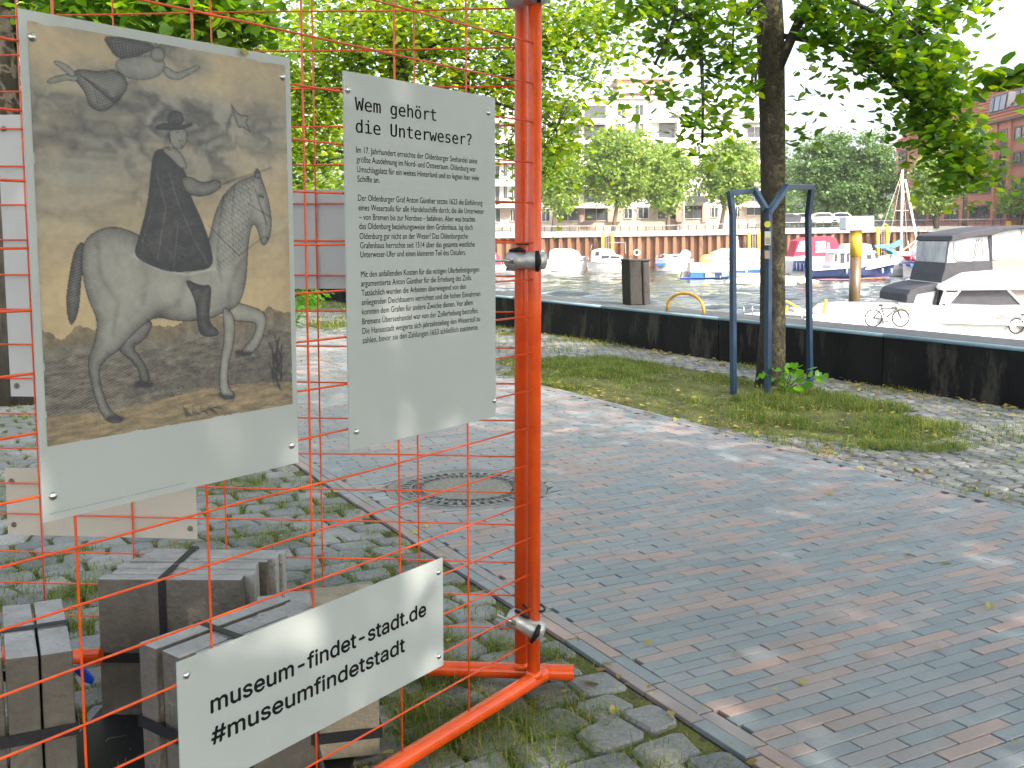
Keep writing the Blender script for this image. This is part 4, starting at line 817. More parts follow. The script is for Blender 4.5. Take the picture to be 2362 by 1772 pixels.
# the linden standing in the guard
TB_ = Vector((2.49, 9.95, 0)); tr = [TB_, AT(1782, 760, 9.95), AT(1782, 600, 9.95), AT(1783, 430, 9.95), AT(1781, 250, 9.95), AT(1777, 80, 9.95), AT(1773, -60, 9.95), AT(1770, -250, 9.95), AT(1775, -500, 9.95)]
tr[0].z = -.05
g1 = [cluster_px(*a) for a in [(1960, 50, 9.6, 110, 80, 900), (2040, 130, 9.5, 85, 75, 900), (2110, 190, 9.3, 80, 75, 1200), (2165, 250, 9.2, 60, 60, 1100), (2190, 340, 9.0, 66, 48, 950), (2240, 392, 8.9, 40, 30, 330), (2110, 60, 9.6, 90, 60, 600), (2110, 275, 9.2, 45, 35, 200), (2160, 110, 9.4, 70, 60, 380),
   (1700, 30, 9.4, 110, 55, 800), (1860, 20, 9.7, 100, 60, 700), (1600, 50, 9.5, 120, 60, 800), (1480, 30, 9.7, 90, 60, 500), (2090, 20, 9.8, 110, 50, 600), (2190, 15, 9.9, 60, 32, 220), (1690, 130, 9.5, 70, 60, 420), (1745, 190, 9.6, 36, 90, 380), (1640, 215, 9.3, 30, 50, 110), (1618, 300, 9.2, 34, 48, 240), (1560, 110, 9.6, 75, 50, 260), (1500, 212, 9.3, 55, 12, 60), (1560, 240, 9.3, 55, 14, 70), (1835, 300, 10.1, 24, 50, 130), (1735, 290, 9.8, 25, 40, 90), (1905, 185, 9.5, 70, 36, 90), (1890, 110, 9.6, 70, 40, 170), (1660, 255, 9.4, 55, 16, 80)]]
g1.append(crown(TB_+Vector((0, .2, 7.2)), (3.2, 3.0, 2.6), 300, 7000))
lind = make_tree('linden_tree', 'linden with lichen covered trunk standing inside the blue steel guard by the quay wall', 'tree', TB_, tr, [.145, .122, .117, .116, .120, .128, .11, .10, .06], g1, LEAF, .076, BARK, single=280)
pts = [AT(1790, 170, 9.9), AT(1812, 120, 9.85), AT(1838, 60, 9.8), AT(1868, 0, 9.75), AT(1930, -120, 9.6)]; build('branch', MB().tube(pts, [.05, .048, .044, .04, .03], 9), BARKD, lind, smooth=True)
for pl in ([(1868, -40), (2000, 20), (2070, 70), (2092, 150), (2110, 210), (2160, 280), (2210, 360)], [(1560, -40), (1560, 30), (1535, 100), (1510, 150)], [(1612, 20), (1618, 130), (1622, 230), (1620, 330)]):
    build('branch', MB().tube([AT(x, y, 9.35) for x, y in pl], [.020-.0023*i for i in range(len(pl))], 7), BARKD, lind, smooth=True)
# steel guard
gd = thing('tree_guard', 'dark blue steel tree guard of three posts with bent hoops around the lichen covered trunk', 'tree guard', Vector((2.3, 9.6, 0)))
def sq(pl, w=.048):
    m = MB()
    for a, b in zip(pl[:-1], pl[1:]):
        d = (b-a).normalized(); x = Vector((.80, .60, 0)); x = (x-d*x.dot(d)).normalized() if abs(d.z) > .6 else d.cross(ZU).normalized(); y = d.cross(x).normalized(); m.box((a+b)/2, (w, w, (b-a).length+w*.9), (x, y, d))
    return m
g0, g1_, g2 = G(1692, 905), G(1771, 915), G(1869, 890)
build('post', sq([g0-ZU*.05, AT(1690, 495, g0.y)]), BLUE, gd, origin=g0, bevel=.004); build('hoop', sq([AT(1690, 497, g0.y), AT(1684, 446, g0.y), AT(1742, 440, g0.y-.02), AT(1766, 482, g1_.y+.02)]), BLUE, gd, bevel=.004)
build('post', sq([g1_-ZU*.05, AT(1773, 492, g1_.y)]), BLUE, gd, origin=g1_, bevel=.004)
build('hoop', sq([AT(1774, 490, g1_.y), AT(1814, 432, g1_.y+.25), AT(1872, 432, g2.y-.05), AT(1864, 497, g2.y)]), BLUE, gd, bevel=.004)
build('post', sq([g2-ZU*.05, AT(1864, 497, g2.y)]), BLUE, gd, origin=g2, bevel=.004)
stm = mat('sticker_white', (.42, .42, .34), (.34, .34, .27), scale=200, rough=.5); sp = g1_.y-.055
def sticker(px0, py0, px1, py1, m, name, rnd=False):
    a = [AT(px0, py0, sp), AT(px1, py0, sp), AT(px1, py1, sp), AT(px0, py1, sp)]
    if rnd: c = (a[0]+a[2])/2; r = (a[1]-a[0]).length/2; a = [c+Vector((cos(k*pi/8)*r, 0, -sin(k*pi/8)*r)) for k in range(16)]
    build(name, MB().prism(a, Vector((0, .003, 0))), m, gd)
sticker(1764, 534, 1778, 566, stm, 'sticker'); sticker(1763, 510, 1778, 525, mat('sticker_yellow', (.45, .42, .03), rough=.5), 'sticker', True); sticker(1764, 578, 1776, 597, mat('sticker_orange', (.25, .13, .06), (.2, .2, .22), scale=80, rough=.5), 'sticker')
for i in range(5): build('print_line', MB().prism([AT(1766, 549+i*3, sp-.002), AT(1776, 549+i*3, sp-.002), AT(1776, 550+i*3, sp-.002), AT(1766, 550+i*3, sp-.002)], Vector((0, .0015, 0))), INK, gd)
# shoots at the tree's foot
spz = thing('linden_shoots', 'cluster of fresh green linden shoots at the foot of the guarded tree', 'plant', G(1820, 905)); fm = leafmat('fresh_leaf', [c4(.06, .20, .02), c4(.10, .27, .03), c4(.05, .15, .02)], .5, .4)
ms = []
Vs = leafmesh(np.zeros((6, 3)), np.full(6, .085), up=.6, droop=.5)[0].reshape(6, 8, 3)
for i in range(6):
    me = bpy.data.meshes.new('leaf'); me.from_pydata([tuple(x) for x in Vs[i]], [], [(0, 1, 2, 3), (3, 4, 5, 0), (5, 6, 7, 0)]); me.materials.append(fm); ms.append(me)
root = G(1815, 908)
for j, (px, py) in enumerate([(1811, 850), (1822, 842), (1832, 838), (1800, 852), (1790, 858), (1838, 856), (1829, 862), (1812, 868), (1822, 876), (1833, 882), (1806, 880), (1880, 850), (1890, 858), (1874, 862), (1884, 872), (1868, 880), (1855, 888), (1845, 872), (1758, 862), (1752, 872), (1765, 858), (1798, 884), (1852, 862), (1840, 895), (1820, 893), (1862, 868), (1784, 872), (1815, 858), (1846, 846), (1896, 866)]):
    p = AT(px, py, 9.35+random.uniform(-.2, .15)); o = bpy.data.objects.new('leaf', ms[j % 6]); COL.objects.link(o); o.parent = spz; o.location = p-spz.location; o.rotation_euler = (random.uniform(-.3, .5), random.uniform(-.3, .3), random.uniform(0, 6.28))
    if j % 2 == 0: pts, rs = limb(root+Vector((random.uniform(-.06, .06), 0, -.02)), p, .005, .002, .4, 4); build('stem', MB().tube(pts, rs, 5), mat('green_stem', (.09, .12, .03), rough=.6), spz, smooth=True)
# green bush far down the path
V, F = leafmesh(clumps(AT(655, 700, 16), (.55, .5, .40), 40, 900, .08, .1)[0], np.full(900, .07))
bs = thing('bush', 'small bright green bush beside the black wall, glimpsed between the two tall boards', 'bush', G(655, 735)); npbuild('foliage', V, F, fm, bs, kind='stuff'); build('stem', MB().tube([G(655, 735), AT(655, 695, 16)], .01, 5), BARKD, bs)
# second linden of the row and the trees behind it
def vtrunk(b, h, r0, lean=(0, 0)):
    n = 8; return [Vector(b)+Vector((lean[0]*i/n, lean[1]*i/n, h*i/n-.05)) for i in range(n+1)], [r0*(1.25 if i == 0 else 1-.07*i) for i in range(n+1)]
B0 = Vector((-1.9, 17.8, 0)); tp, rs = vtrunk(B0, 7, .24)
gB = [cluster_px(a[0], a[1], a[2], a[3], a[4], a[5], .34) for a in [(700, 220, 17.2, 130, 150, 2600), (860, 60, 16.8, 180, 90, 2600), (1040, 60, 17, 170, 90, 2600), (1070, 200, 17, 110, 70, 1300), (1250, 90, 17, 110, 110, 2300), (1290, 290, 16.6, 62, 105, 1250), (1255, 400, 16.4, 42, 42, 300), (1390, 70, 17.2, 100, 90, 1100), (1395, 190, 17, 52, 36, 200), (640, 360, 17.5, 95, 75, 1000), (730, 380, 17, 60, 50, 500), (1170, 180, 17.4, 60, 110, 700), (800, 170, 17.3, 90, 70, 900), (980, 130, 19, 120, 70, 900), (1175, 330, 16.6, 40, 60, 220)]]
gB.append(crown(B0+Vector((0, 0, 7.5)), (4.4, 4, 2.6), 260, 6000))
make_tree('linden_tree', 'linden with a dark trunk whose crown fills the sky above the text board', 'tree', B0, tp, rs, [(g_[0][np.arange(len(g_[0])) % 4 != 0], g_[1]) for g_ in gB], LEAF2, .085, BARKD)
B2 = Vector((-6.2, 25.8, 0)); tp, rs = vtrunk(B2, 8, .22); make_tree('linden_tree', 'linden further down the row, seen between the engraving board and the text board', 'tree', B2, tp, rs, [crown(B2+Vector((0, 0, 5.6)), (4.6, 4.2, 3.6), 420, 9000, .5)], LEAF2, .13, BARKD, far=True)
A0 = AT(18, 543, 9.0); A0.z = 0; tp, rs = vtrunk(A0, 7, .20)
gA = [cluster_px(a[0], a[1], a[2], a[3], a[4], a[5], .2) for a in [(230, 10, 8.6, 160, 50, 900), (420, 25, 8.4, 120, 60, 900), (560, 50, 8.3, 90, 70, 600), (110, 50, 9.3, 90, 90, 600), (-60, 180, 9.4, 90, 160, 700), (40, 260, 10, 80, 60, 400), (300, 110, 9.8, 150, 60, 700)]]
gA.append(crown(A0+Vector((0, 0, 6.5)), (4, 4, 2.6), 200, 5000))
make_tree('linden_tree', 'shaded tree with dark trunk and dark leaves behind the top of the engraving board', 'tree', A0, tp, rs, gA, LEAF, .085, BARKD)
# avenue trees: unseen crowns placed for shade, others close the view between boards
for i, (x, y, rr, zc, lab, n, sz) in enumerate([(6.8, 1.8, 4.5, 7.1, 'linden of the quay row whose lowest twig hangs into view above the brick office', 15000, .15), (4.4, -4.2, 4.6, 6.6, 'linden of the avenue standing behind the viewer', 14000, .16), (2.0, -1.6, 4.0, 7.8, 'unseen linden crown added over the viewer to shade the fence boards', 17000, .17), (11.2, -6.4, 4.8, 6.8, 'linden of the quay row behind and beside the viewer', 13000, .17), (.6, -8.0, 4.6, 7.0, 'avenue linden some way behind the viewer on the land side', 9000, .17), (-10.5, 33.8, 4.8, 5.6, 'linden far down the quay row behind the boards', 7000, .17),
      (-13, 25, 5.0, 5.0, 'shady tree on the land side behind the engraving board', 8000, .17), (-9.5, 15.5, 4.2, 5.2, 'dark avenue tree beyond the picture edge', 7000, .14), (-22, 44, 7, 5.5, 'broad tree closing the avenue far behind the boards', 7000, .24), (-12, 50, 6, 6.0, 'tree at the distant end of the brick path', 7000, .24)]):
    b = Vector((x, y, 0)); tp, rs = vtrunk(b, zc, .20); gr = [crown(b+Vector((0, 0, zc)), (rr, rr, 3.2 if i < 6 else 5), 420, n, .6)]
    if i == 0: gr.append(cluster_px(2325, 185, 6.0, 34, 24, 46, .06)); 
    make_tree('linden_tree', lab, 'tree', b, tp, rs, gr, LEAF if i == 0 else LEAF2, sz if i else .10, BARKD, far=i > 0, twig=False)

# far wood that closes the horizon behind the avenue
Pw = []
for k in range(26):
    a = radians(-78+k*2.9); d_ = 150+40*math.sin(k*1.7); c = (math.sin(a)*d_, math.cos(a)*d_, 4.5+1.5*math.sin(k*2.3)); 
    if (c[0]-W0.x)*NW.x+(c[1]-W0.y)*NW.y < -4: Pw.append(clumps(c, (9, 6, 5.5), 60, 900, 1.3, .2)[0])
Pw = np.concatenate(Pw); V, F = leafmesh(Pw, np.full(len(Pw), 1.3), True); npbuild('distant_wood', V, F, LEAFG, kind='stuff')
# ================================================================== THE OTHER SIDE OF THE HARBOUR
def QY(px): return 131+(px-1050)*(112-131)/(2450-1050)
def lerp_tab(px, tab):
    for (x0, y0), (x1, y1) in zip(tab[:-1], tab[1:]):
        if px <= x1 or (x1, y1) == tab[-1]: return y0+(y1-y0)*(px-x0)/(x1-x0)
TOPT = [(900, 538), (1130, 536), (1500, 533), (1790, 527), (2100, 522), (2362, 521), (2500, 520)]; BOTT = [(900, 551), (1130, 550), (1500, 545), (1790, 540), (2100, 535), (2362, 534), (2500, 533)]
RLT = [(900, 524), (1130, 523), (1500, 521), (1790, 514), (2100, 508), (2362, 505), (2500, 504)]
CONC = mat('quay_concrete', (.50, .47, .42), (.40, .385, .36), scale=.25, rough=.9, bump=.3, bscale=2)
RUST = mat('rusty_sheet_pile', (.205, .10, .055), (.27, .155, .09), scale=.35, rough=.85, bump=.4, bscale=4, c3=(.13, .06, .035), s3=.8, t3=.6, stretch=(1, 1, .4), island=.22)
qw = thing('harbour_wall', 'rusty steel sheet pile wall with pale concrete top across the water', 'harbour wall', AT(1600, 620, 125))
cp = MB(); xs = list(range(900, 2501, 40)); V = []
for x in xs:
    Y = QY(x); t_, b_ = AT(x, lerp_tab(x, TOPT), Y), AT(x, lerp_tab(x, BOTT), Y); V += [t_, b_, t_+Vector((0, 1.2, 0)), b_+Vector((0, 1.2, 0))]
cp.add(V, [f for i in range(len(xs)-1) for f in [(i*4, i*4+1, i*4+5, i*4+4), (i*4, i*4+4, i*4+6, i*4+2), (i*4+1, i*4+3, i*4+7, i*4+5)]]); build('concrete_cap', cp, CONC, qw)
x = 900
while x < 2500:
    Y = QY(x); w_ = 20.3; a = AT(x, lerp_tab(x, BOTT)-.5, Y+.15); b = AT(x+w_, lerp_tab(x+w_, BOTT)-.5, QY(x+w_)+.15); z0 = WZ-.6; d = (b-a); pts = [(0, .55), (.16, 0.), (.5, 0.), (.66, .55), (1., .55)]
    m = MB(); V = []
    for tt, dy in pts: p = a+d*tt+Vector((0, dy, 0)); V += [p, Vector((p.x, p.y, z0))]
    m.add(V, [(i*2, i*2+1, i*2+3, i*2+2) for i in range(4)]); build('sheet_pile', m, RUST, qw); x += w_
pr = MB(); V = []
for x in xs: Y = QY(x); t_ = AT(x, lerp_tab(x, TOPT)+.3, Y+1.1); V += [t_, t_+Vector((0, 160, .5))]
pr.add(V, [(i*2, i*2+2, i*2+3, i*2+1) for i in range(len(xs)-1)]); build('promenade', pr, mat('promenade_paving', (.42, .40, .36), (.36, .35, .32), scale=.5, rough=.9), kind='structure')
RAILM = mat('railing_steel', (.07, .08, .09), rough=.5)
rl = thing('promenade_railing', 'long steel railing with evenly spaced posts along the far promenade', 'railing', AT(1700, 525, 125))
for dy, r_ in ((0, .05), (4.5, .025), (9, .025)):
    m = MB().tube([AT(x, lerp_tab(x, RLT)+dy, QY(x)+.5) for x in xs], r_, 5); build('rail', m, mat('rail_light', (.35, .35, .34), rough=.4) if dy == 0 else RAILM, rl)
x = 905
while x < 2490: build('post', MB().tube([AT(x, lerp_tab(x, RLT), QY(x)+.5), AT(x, lerp_tab(x, TOPT)+.6, QY(x)+.5)], .065, 5), RAILM, rl, origin=AT(x, lerp_tab(x, TOPT), QY(x)+.5)); x += 19.5
# yellow fender posts with ladders
PYEL = mat('signal_yellow', (.75, .46, .03), (.62, .38, .03), scale=1.5, rough=.5); LAD = mat('ladder_steel', (.22, .20, .19), rough=.6)
for i, (px, lab) in enumerate([(1401, 'pair of yellow fender posts with ladder nearest the white building'), (1739, 'pair of yellow fender posts with ladder just beside the dark trunk'), (2036, 'pair of yellow fender posts with an arched ladder rail near the sailing mast')]):
    Y = QY(px)-.5; t = thing('ladder_station', lab, 'ladder', AT(px, 560, Y), 'yellow ladder stations on the far quay'); yt = lerp_tab(px, TOPT)+(2 if i != 1 else 8)
    for s in (-1, 1): build('fender_post', MB().tube([AT(px+s*11, yt, Y), AT(px+s*11, 612, Y)], .19, 10), PYEL, t, smooth=True)
    for s in (-1, 1): build('stile', MB().tube([AT(px+s*3.4, yt+5, Y), AT(px+s*3.4, 612, Y)], .045, 5), LAD, t)
    for k in range(12): build('rung', MB().tube([AT(px-3.4, yt+10+k*4.2, Y), AT(px+3.4, yt+10+k*4.2, Y)], .035, 5), LAD, t)
    if i == 2: build('arched_rail', MB().tube([AT(px+11, 524, Y), AT(px+10.5, 520, Y), AT(px+7, 517.5, Y), AT(px+3, 518, Y), AT(px, 522, Y)], .08, 6), PYEL, t)
lr = AT(1469, 583, QY(1469)-.4); m = MB(); V = []
for i in range(24):
    a = 2*pi*i/24
    for k in range(6): b = 2*pi*k/6; rr = .33+.08*cos(b); V.append(lr+Vector((cos(a)*rr, sin(b)*.08, sin(a)*rr)))
tag(build('life_ring', m.add(V, [(i*6+k, i*6+(k+1) % 6, ((i+1) % 24)*6+(k+1) % 6, ((i+1) % 24)*6+k) for i in range(24) for k in range(6)]), mat('life_ring_white', (.8, .78, .72), rough=.5), origin=lr), 'white ring shaped life buoy hanging on the rusty quay wall', 'life ring')
tag(build('pipe_rail', MB().tube([AT(1405, 560, QY(1405)-.4), AT(1442, 560, QY(1440)-.4), AT(1443, 585, QY(1440)-.4)], .06, 5), mat('grey_pipe', (.3, .28, .33), rough=.5), origin=AT(1440, 560, QY(1440))), 'bent grey pipe running from the ladder along the rusty quay wall', 'pipe')
sb = AT(1735, 515, QY(1735)+.4); t = thing('notice_board', 'small red and white notice on the railing left of the trunk'.replace(' left of', ' beside'), 'sign', sb)
build('sheet', MB().box(sb, (.68, .05, .80)), mat('notice_red', (.62, .12, .14), (.8, .7, .7), scale=5, rough=.5), t); build('stay', MB().tube([sb-ZU*.4, sb-ZU*.9], .03, 5), RAILM, t)
sb = AT(2326, 516, QY(2326)-.3); t = thing('yellow_marker', 'small plain yellow marker plate on the far railing above the black canopy', 'sign', sb); build('plate', MB().box(sb, (.56, .06, .56)), PYEL, t)
tag(build('flagpole', MB().tube([AT(1577, 464, 134), AT(1578, 536, 134)], [.07, .09], 6), mat('white_pole', (.8, .8, .78), rough=.4), origin=AT(1578, 536, 134)), 'slim white pole in front of the pale building between its trees', 'pole')
# ------------------------------------------------------------------ apartment building
WHT = mat('white_render', (.80, .79, .76), (.74, .73, .71), scale=.3, rough=.85); BEI = mat('pale_brick', (.52, .42, .34), (.44, .35, .285), scale=1.5, rough=.9, c3=(.6, .52, .44), s3=1, t3=.55); PNK = mat('rose_brick', (.48, .30, .25), (.42, .26, .22), scale=1.2, rough=.9)
GLS = mat('dark_glass', (.03, .036, .045), (.06, .065, .075), scale=.6, rough=.12, spec=.6); GRYP = mat('grey_blind', (.34, .36, .40), (.30, .32, .35), scale=.5, rough=.6); FRM = mat('window_frame', (.70, .70, .68), rough=.5); DKR = mat('dark_roof', (.05, .052, .06), rough=.7)
YB = 150.
def R4(x0, y0, x1, y1, Y): return [AT(x0, y1, Y), AT(x1, y1, Y), AT(x1, y0, Y), AT(x0, y0, Y)]
def vert(P, Yd):   # snap to one vertical plane
    return P
ab = thing('apartment_building', 'white apartment building with balconies behind the row of trees across the water', 'building', AT(1450, 535, YB))
def blk(name, x0, y0, x1, y1, Y, dep, m, par=None): return build(name, MB().prism(R4(x0, y0, x1, y1, Y), Vector((0, dep, 0))), m, par or ab)
blk('wall', 1120, 232, 1338, 478, YB, 14, WHT); blk('wall', 1338, 226, 1562, 478, YB+1.5, 12, WHT); blk('wall', 1562, 262, 1760, 478, YB+.4, 14, WHT)
blk('ground_floor_wall', 1120, 478, 1338, 545, YB+.1, 13, BEI); blk('ground_floor_wall', 1338, 478, 1562, 545, YB+1.6, 11, BEI); blk('ground_floor_wall', 1562, 478, 1760, 545, YB+.5, 13, BEI)
blk('penthouse', 1425, 182, 1552, 226, YB+4, 7, PNK); blk('penthouse', 1120, 196, 1195, 232, YB+4, 8, GRYP); blk('penthouse', 1640, 224, 1700, 262, YB+4, 8, WHT)
blk('roof_slab', 1112, 228, 1345, 233, YB-1, 16, WHT); blk('roof_slab', 1430, 206, 1560, 212, YB+2, 10, WHT); blk('roof_slab', 1335, 222, 1568, 227, YB+.6, 14, WHT); blk('roof_slab', 1556, 258, 1766, 263, YB-.6, 16, WHT); blk('roof_slab', 1420, 178, 1556, 183, YB+3.4, 9, PNK)
for y in (274, 322, 371, 421, 471):
    blk('floor_slab', 1116, y, 1190, y+8, YB-1.6, 1.7, WHT); blk('floor_slab', 1288, y+(2 if y > 400 else 0), 1400, y+9, YB-1.4, 3, WHT)
    if y > 260: blk('floor_slab', 1505, y, 1562, y+7, YB-.4, 2, WHT)
    blk('floor_slab', 1722, y, 1764, y+7, YB-1.2, 1.7, WHT)
def win(x0, y0, x1, y1, Y, m=None, fr=True):
    w_ = build('window', MB().prism(R4(x0, y0, x1, y1, Y-.05), Vector((0, .3, 0))), m or GLS, ab)
    if fr:
        m_ = MB(); e = .9
        for a in ((x0-e, y0-e, x1+e, y0), (x0-e, y1, x1+e, y1+e), (x0-e, y0, x0, y1), (x1, y0, x1+e, y1), ((x0+x1)/2-.4, y0, (x0+x1)/2+.4, y1)): m_.prism(R4(*a, Y-.12), Vector((0, .3, 0)))
        build('frame', m_, FRM, w_)
def balc(x0, x1, y, Y):
    m_ = MB().tube([AT(x0, y-17, Y), AT(x1, y-17, Y)], .04, 4); k = x0
    while k <= x1+.1: m_.tube([AT(k, y-17, Y), AT(k, y, Y)], .025, 3, cap=False); k += 2.6
    build('balcony_railing', m_, RAILM, ab, kind='stuff')
for y in (240, 283, 331, 380, 430):
    for (x0, x1) in ((1133, 1152), (1162, 1169), (1180, 1190), (1214, 1232), (1252, 1270)): win(x0, y, x1, y+34 if x1-x0 > 10 else y+28, YB)
    balc(1120, 1188, y+42, YB-1.5)
    for (x0, x1) in ((1292, 1336), (1348, 1398)): win(x0, y+(8 if y > 400 else 4), x1, y+36, YB if x0 < 1338 else YB+1.4, fr=False)
    balc(1290, 1398, y+41, YB-1.3)
    for (x0, x1) in ((1465, 1484), (1424, 1442)): win(x0, y+2, x1, y+26, YB+1.5)
    if y > 250:
        for (x0, x1) in ((1642, 1661), (1688, 1707), (1600, 1616)): win(x0, y+6, x1, y+30, YB+.4, GRYP if y < 300 else GLS)
        win(1724, y+10, 1757, y+34, YB+.3); balc(1722, 1762, y+41, YB-1.1); win(1521, y+2, 1556, y+34, YB+1.3, fr=False)
win(1510, 243, 1556, 272, YB+1.4, GRYP, False)
for (x0, x1, y0, y1, Y) in ((1133, 1154, 482, 512, YB), (1178, 1188, 484, 510, YB), (1285, 1335, 480, 509, YB), (1349, 1402, 480, 509, YB+1.5), (1250, 1268, 482, 510, YB), (1440, 1458, 482, 504, YB+1.5), (1472, 1495, 478, 504, YB+1.5), (1517, 1558, 480, 505, YB+1.5), (1578, 1620, 475, 504, YB+.4), (1641, 1656, 479, 501, YB+.4), (1697, 1706, 477, 500, YB+.4), (1722, 1758, 474, 496, YB+.4)): win(x0, y0, x1, y1, Y)
for (x0, x1, y) in ((1285, 1336, 509), (1349, 1402, 509), (1578, 1618, 503)): balc(x0, x1, y, YB-.6)
for (x0, x1) in ((1438, 1446), (1466, 1490), (1506, 1518), (1528, 1534)): win(x0, 194, x1, 206, YB+4, FRM)
blk('brick_pier', 1337, 479, 1348, 512, YB-.4, 1, PNK); blk('brick_pier', 1402, 479, 1432, 512, YB+1, 1, PNK); blk('brick_pier', 1560, 476, 1576, 512, YB-.2, 1, PNK); blk('brick_pier', 1620, 474, 1632, 512, YB+.1, .8, PNK); blk('brick_pier', 1254, 330, 1262, 421, YB-.2, .5, PNK)
blk('dark_awning', 1592, 452, 1634, 466, YB-1.5, 2, DKR)
# ------------------------------------------------------------------ red brick office building
RB = mat('red_brick', (.60, .25, .18), (.54, .215, .15), scale=.8, rough=.9, bump=.3, bscale=6); TIL = mat('red_roof_tile', (.50, .19, .12), (.42, .15, .09), scale=1.2, rough=.85); SPN = mat('brown_spandrel', (.22, .15, .125), (.19, .13, .11), scale=1, rough=.8)
def hz(x, Y): p = AT(x, 543, Y); return Vector((p.x, p.y, 0))
c0, c1 = hz(2060, 150), hz(2460, 104.); fd = (c1-c0).normalized(); fn = Vector((fd.y, -fd.x, 0)); fn = fn if fn.y < 0 else -fn
def FBp(x, y): return ONP(x, y, c0, fn)
rb = thing('brick_office', 'red brick office building with tiled roof and dormers beyond the sailing boats', 'building', FBp(2250, 512))
zev = FBp(2060, 336).z; zgr = 1.9; U = lambda x: (FBp(x, 400)-c0).dot(fd); uL, uRr = 0, U(2455)
P_ = lambda u, z, o=0.: c0+fd*u+ZU*z+fn*o
build('wall', MB().prism([P_(0, zgr), P_(uRr, zgr), P_(uRr, zev), P_(0, zev)], -fn*16), RB, rb)
ru, rh = 5.2, 5.4
m = MB().add([P_(-.4, zev, .5), P_(uRr+.4, zev, .5), P_(uRr+.4, zev, -16.5), P_(-.4, zev, -16.5), P_(ru, zev+rh, -5), P_(uRr-ru, zev+rh, -5), P_(uRr-ru, zev+rh, -11), P_(ru, zev+rh, -11)], [(0, 1, 5, 4), (1, 2, 6, 5), (2, 3, 7, 6), (3, 0, 4, 7), (4, 5, 6, 7)]); roof = build('roof', m, TIL, rb)
ua = U(2285); z2 = FBp(2300, 212).z
m = MB().add([P_(ua-1.5, zev+rh-1, -5), P_(uRr, zev+rh-1, -5), P_(uRr, zev+rh-1, -12), P_(ua-1.5, zev+rh-1, -12), P_(ua+1, zev+rh+3.4, -8), P_(uRr, zev+rh+3.4, -8)], [(0, 1, 5, 4), (2, 3, 4, 5), (3, 0, 4), (1, 2, 5)]); build('upper_roof', m, TIL, rb)
for k in range(11):      # tile courses standing a little proud
    zz_ = zev+rh*k/11; build('tile_course', MB().box(P_((uL+uRr)/2, zz_+.12, .5-5.5*(k/11)+.05), (uRr-ru*2*k/11, .18, .10), (fd, fn, ZU)), TIL, rb)
build('gutter', MB().tube([P_(-.4, zev-.1, .55), P_(uRr+.4, zev-.1, .55)], .14, 6), SPN, rb)
for x in (2278, 2335, 2405):
    u0 = U(x-18); u1 = U(x+22); zb = zev+.9; dm = build('dormer', MB().prism([P_(u0, zb, .0-.6), P_(u0, zb+2.4, -.9), P_(u0, zb+2.4, -4), P_(u0, zb, -4)], fd*(u1-u0)), mat('slate', (.10, .11, .12), rough=.6), rb)
    for a, b in ((.08, .3), (.36, .62), (.68, .94)): build('dormer_window', MB().prism([P_(u0+(u1-u0)*a, zb+.5, -.58), P_(u0+(u1-u0)*b, zb+.5, -.58), P_(u0+(u1-u0)*b, zb+2.1, -.78), P_(u0+(u1-u0)*a, zb+2.1, -.78)], fn*.06), GRYP if a > .3 else GLS, dm)
def rwin(xa, xb, ya, yb, m=GLS):
    xm = (xa+xb)/2; z1, z0 = FBp(xm, ya).z, FBp(xm, yb).z; ua, ub = U(xa), U(xb)
    w_ = build('window', MB().prism([P_(ua, z0, .03), P_(ub, z0, .03), P_(ub, z1, .03), P_(ua, z1, .03)], fn*.05), m, rb)
    fr = MB(); e = .12
    for (a, b, c, d) in ((ua-e, ub+e, z1, z1+e*1.6), (ua-e, ub+e, z0-e*1.6, z0), (ua-e, ua, z0, z1), (ub, ub+e, z0, z1), ((ua+ub)/2-.05, (ua+ub)/2+.05, z0, z1)): fr.prism([P_(a, c, .02), P_(b, c, .02), P_(b, d, .02), P_(a, d, .02)], fn*.14)
    build('frame', fr, SPN, w_)
rows = [(303, 327), (359, 383), (417, 440), (474, 504)]
cols = [(2074, 2090, .80), (2104, 2140, .84), (2150, 2164, .86), (2186, 2214, .90), (2243, 2288, .95), (2306, 2321, 1.0), (2338, 2368, 1.03), (2384, 2400, 1.07), (2420, 2448, 1.1)]
for (xa, xb, sc) in cols:
    for j, (ya, yb) in enumerate(rows):
        f = lambda y, q_=FBp(2313, 400).y/FBp((xa+xb)/2, 400).y: 543-(543-y)*q_
        if j == 0 and xb < 2290 and (xb-xa) > 30: xa2, xb2 = xa+22, xa+34
        else: xa2, xb2 = xa, xb
        rwin(xa2, xb2, f(ya), f(yb))
    if xb-xa < 20:
        for j in range(3):
            y0, y1 = f(rows[j][1])+1.5, f(rows[j+1][0])-1.5; xm = (xa+xb)/2; build('spandrel', MB().prism([P_(U(xa), FBp(xm, y1).z, .02), P_(U(xb), FBp(xm, y1).z, .02), P_(U(xb), FBp(xm, y0).z, .02), P_(U(xa), FBp(xm, y0).z, .02)], fn*.06), SPN, rb)
for x in (2232, 2296, 2328, 2376, 2410): build('pilaster', MB().prism([P_(U(x-3), zgr, .02), P_(U(x+3), zgr, .02), P_(U(x+3), zev-.2, .02), P_(U(x-3), zev-.2, .02)], fn*.22), RB, rb)
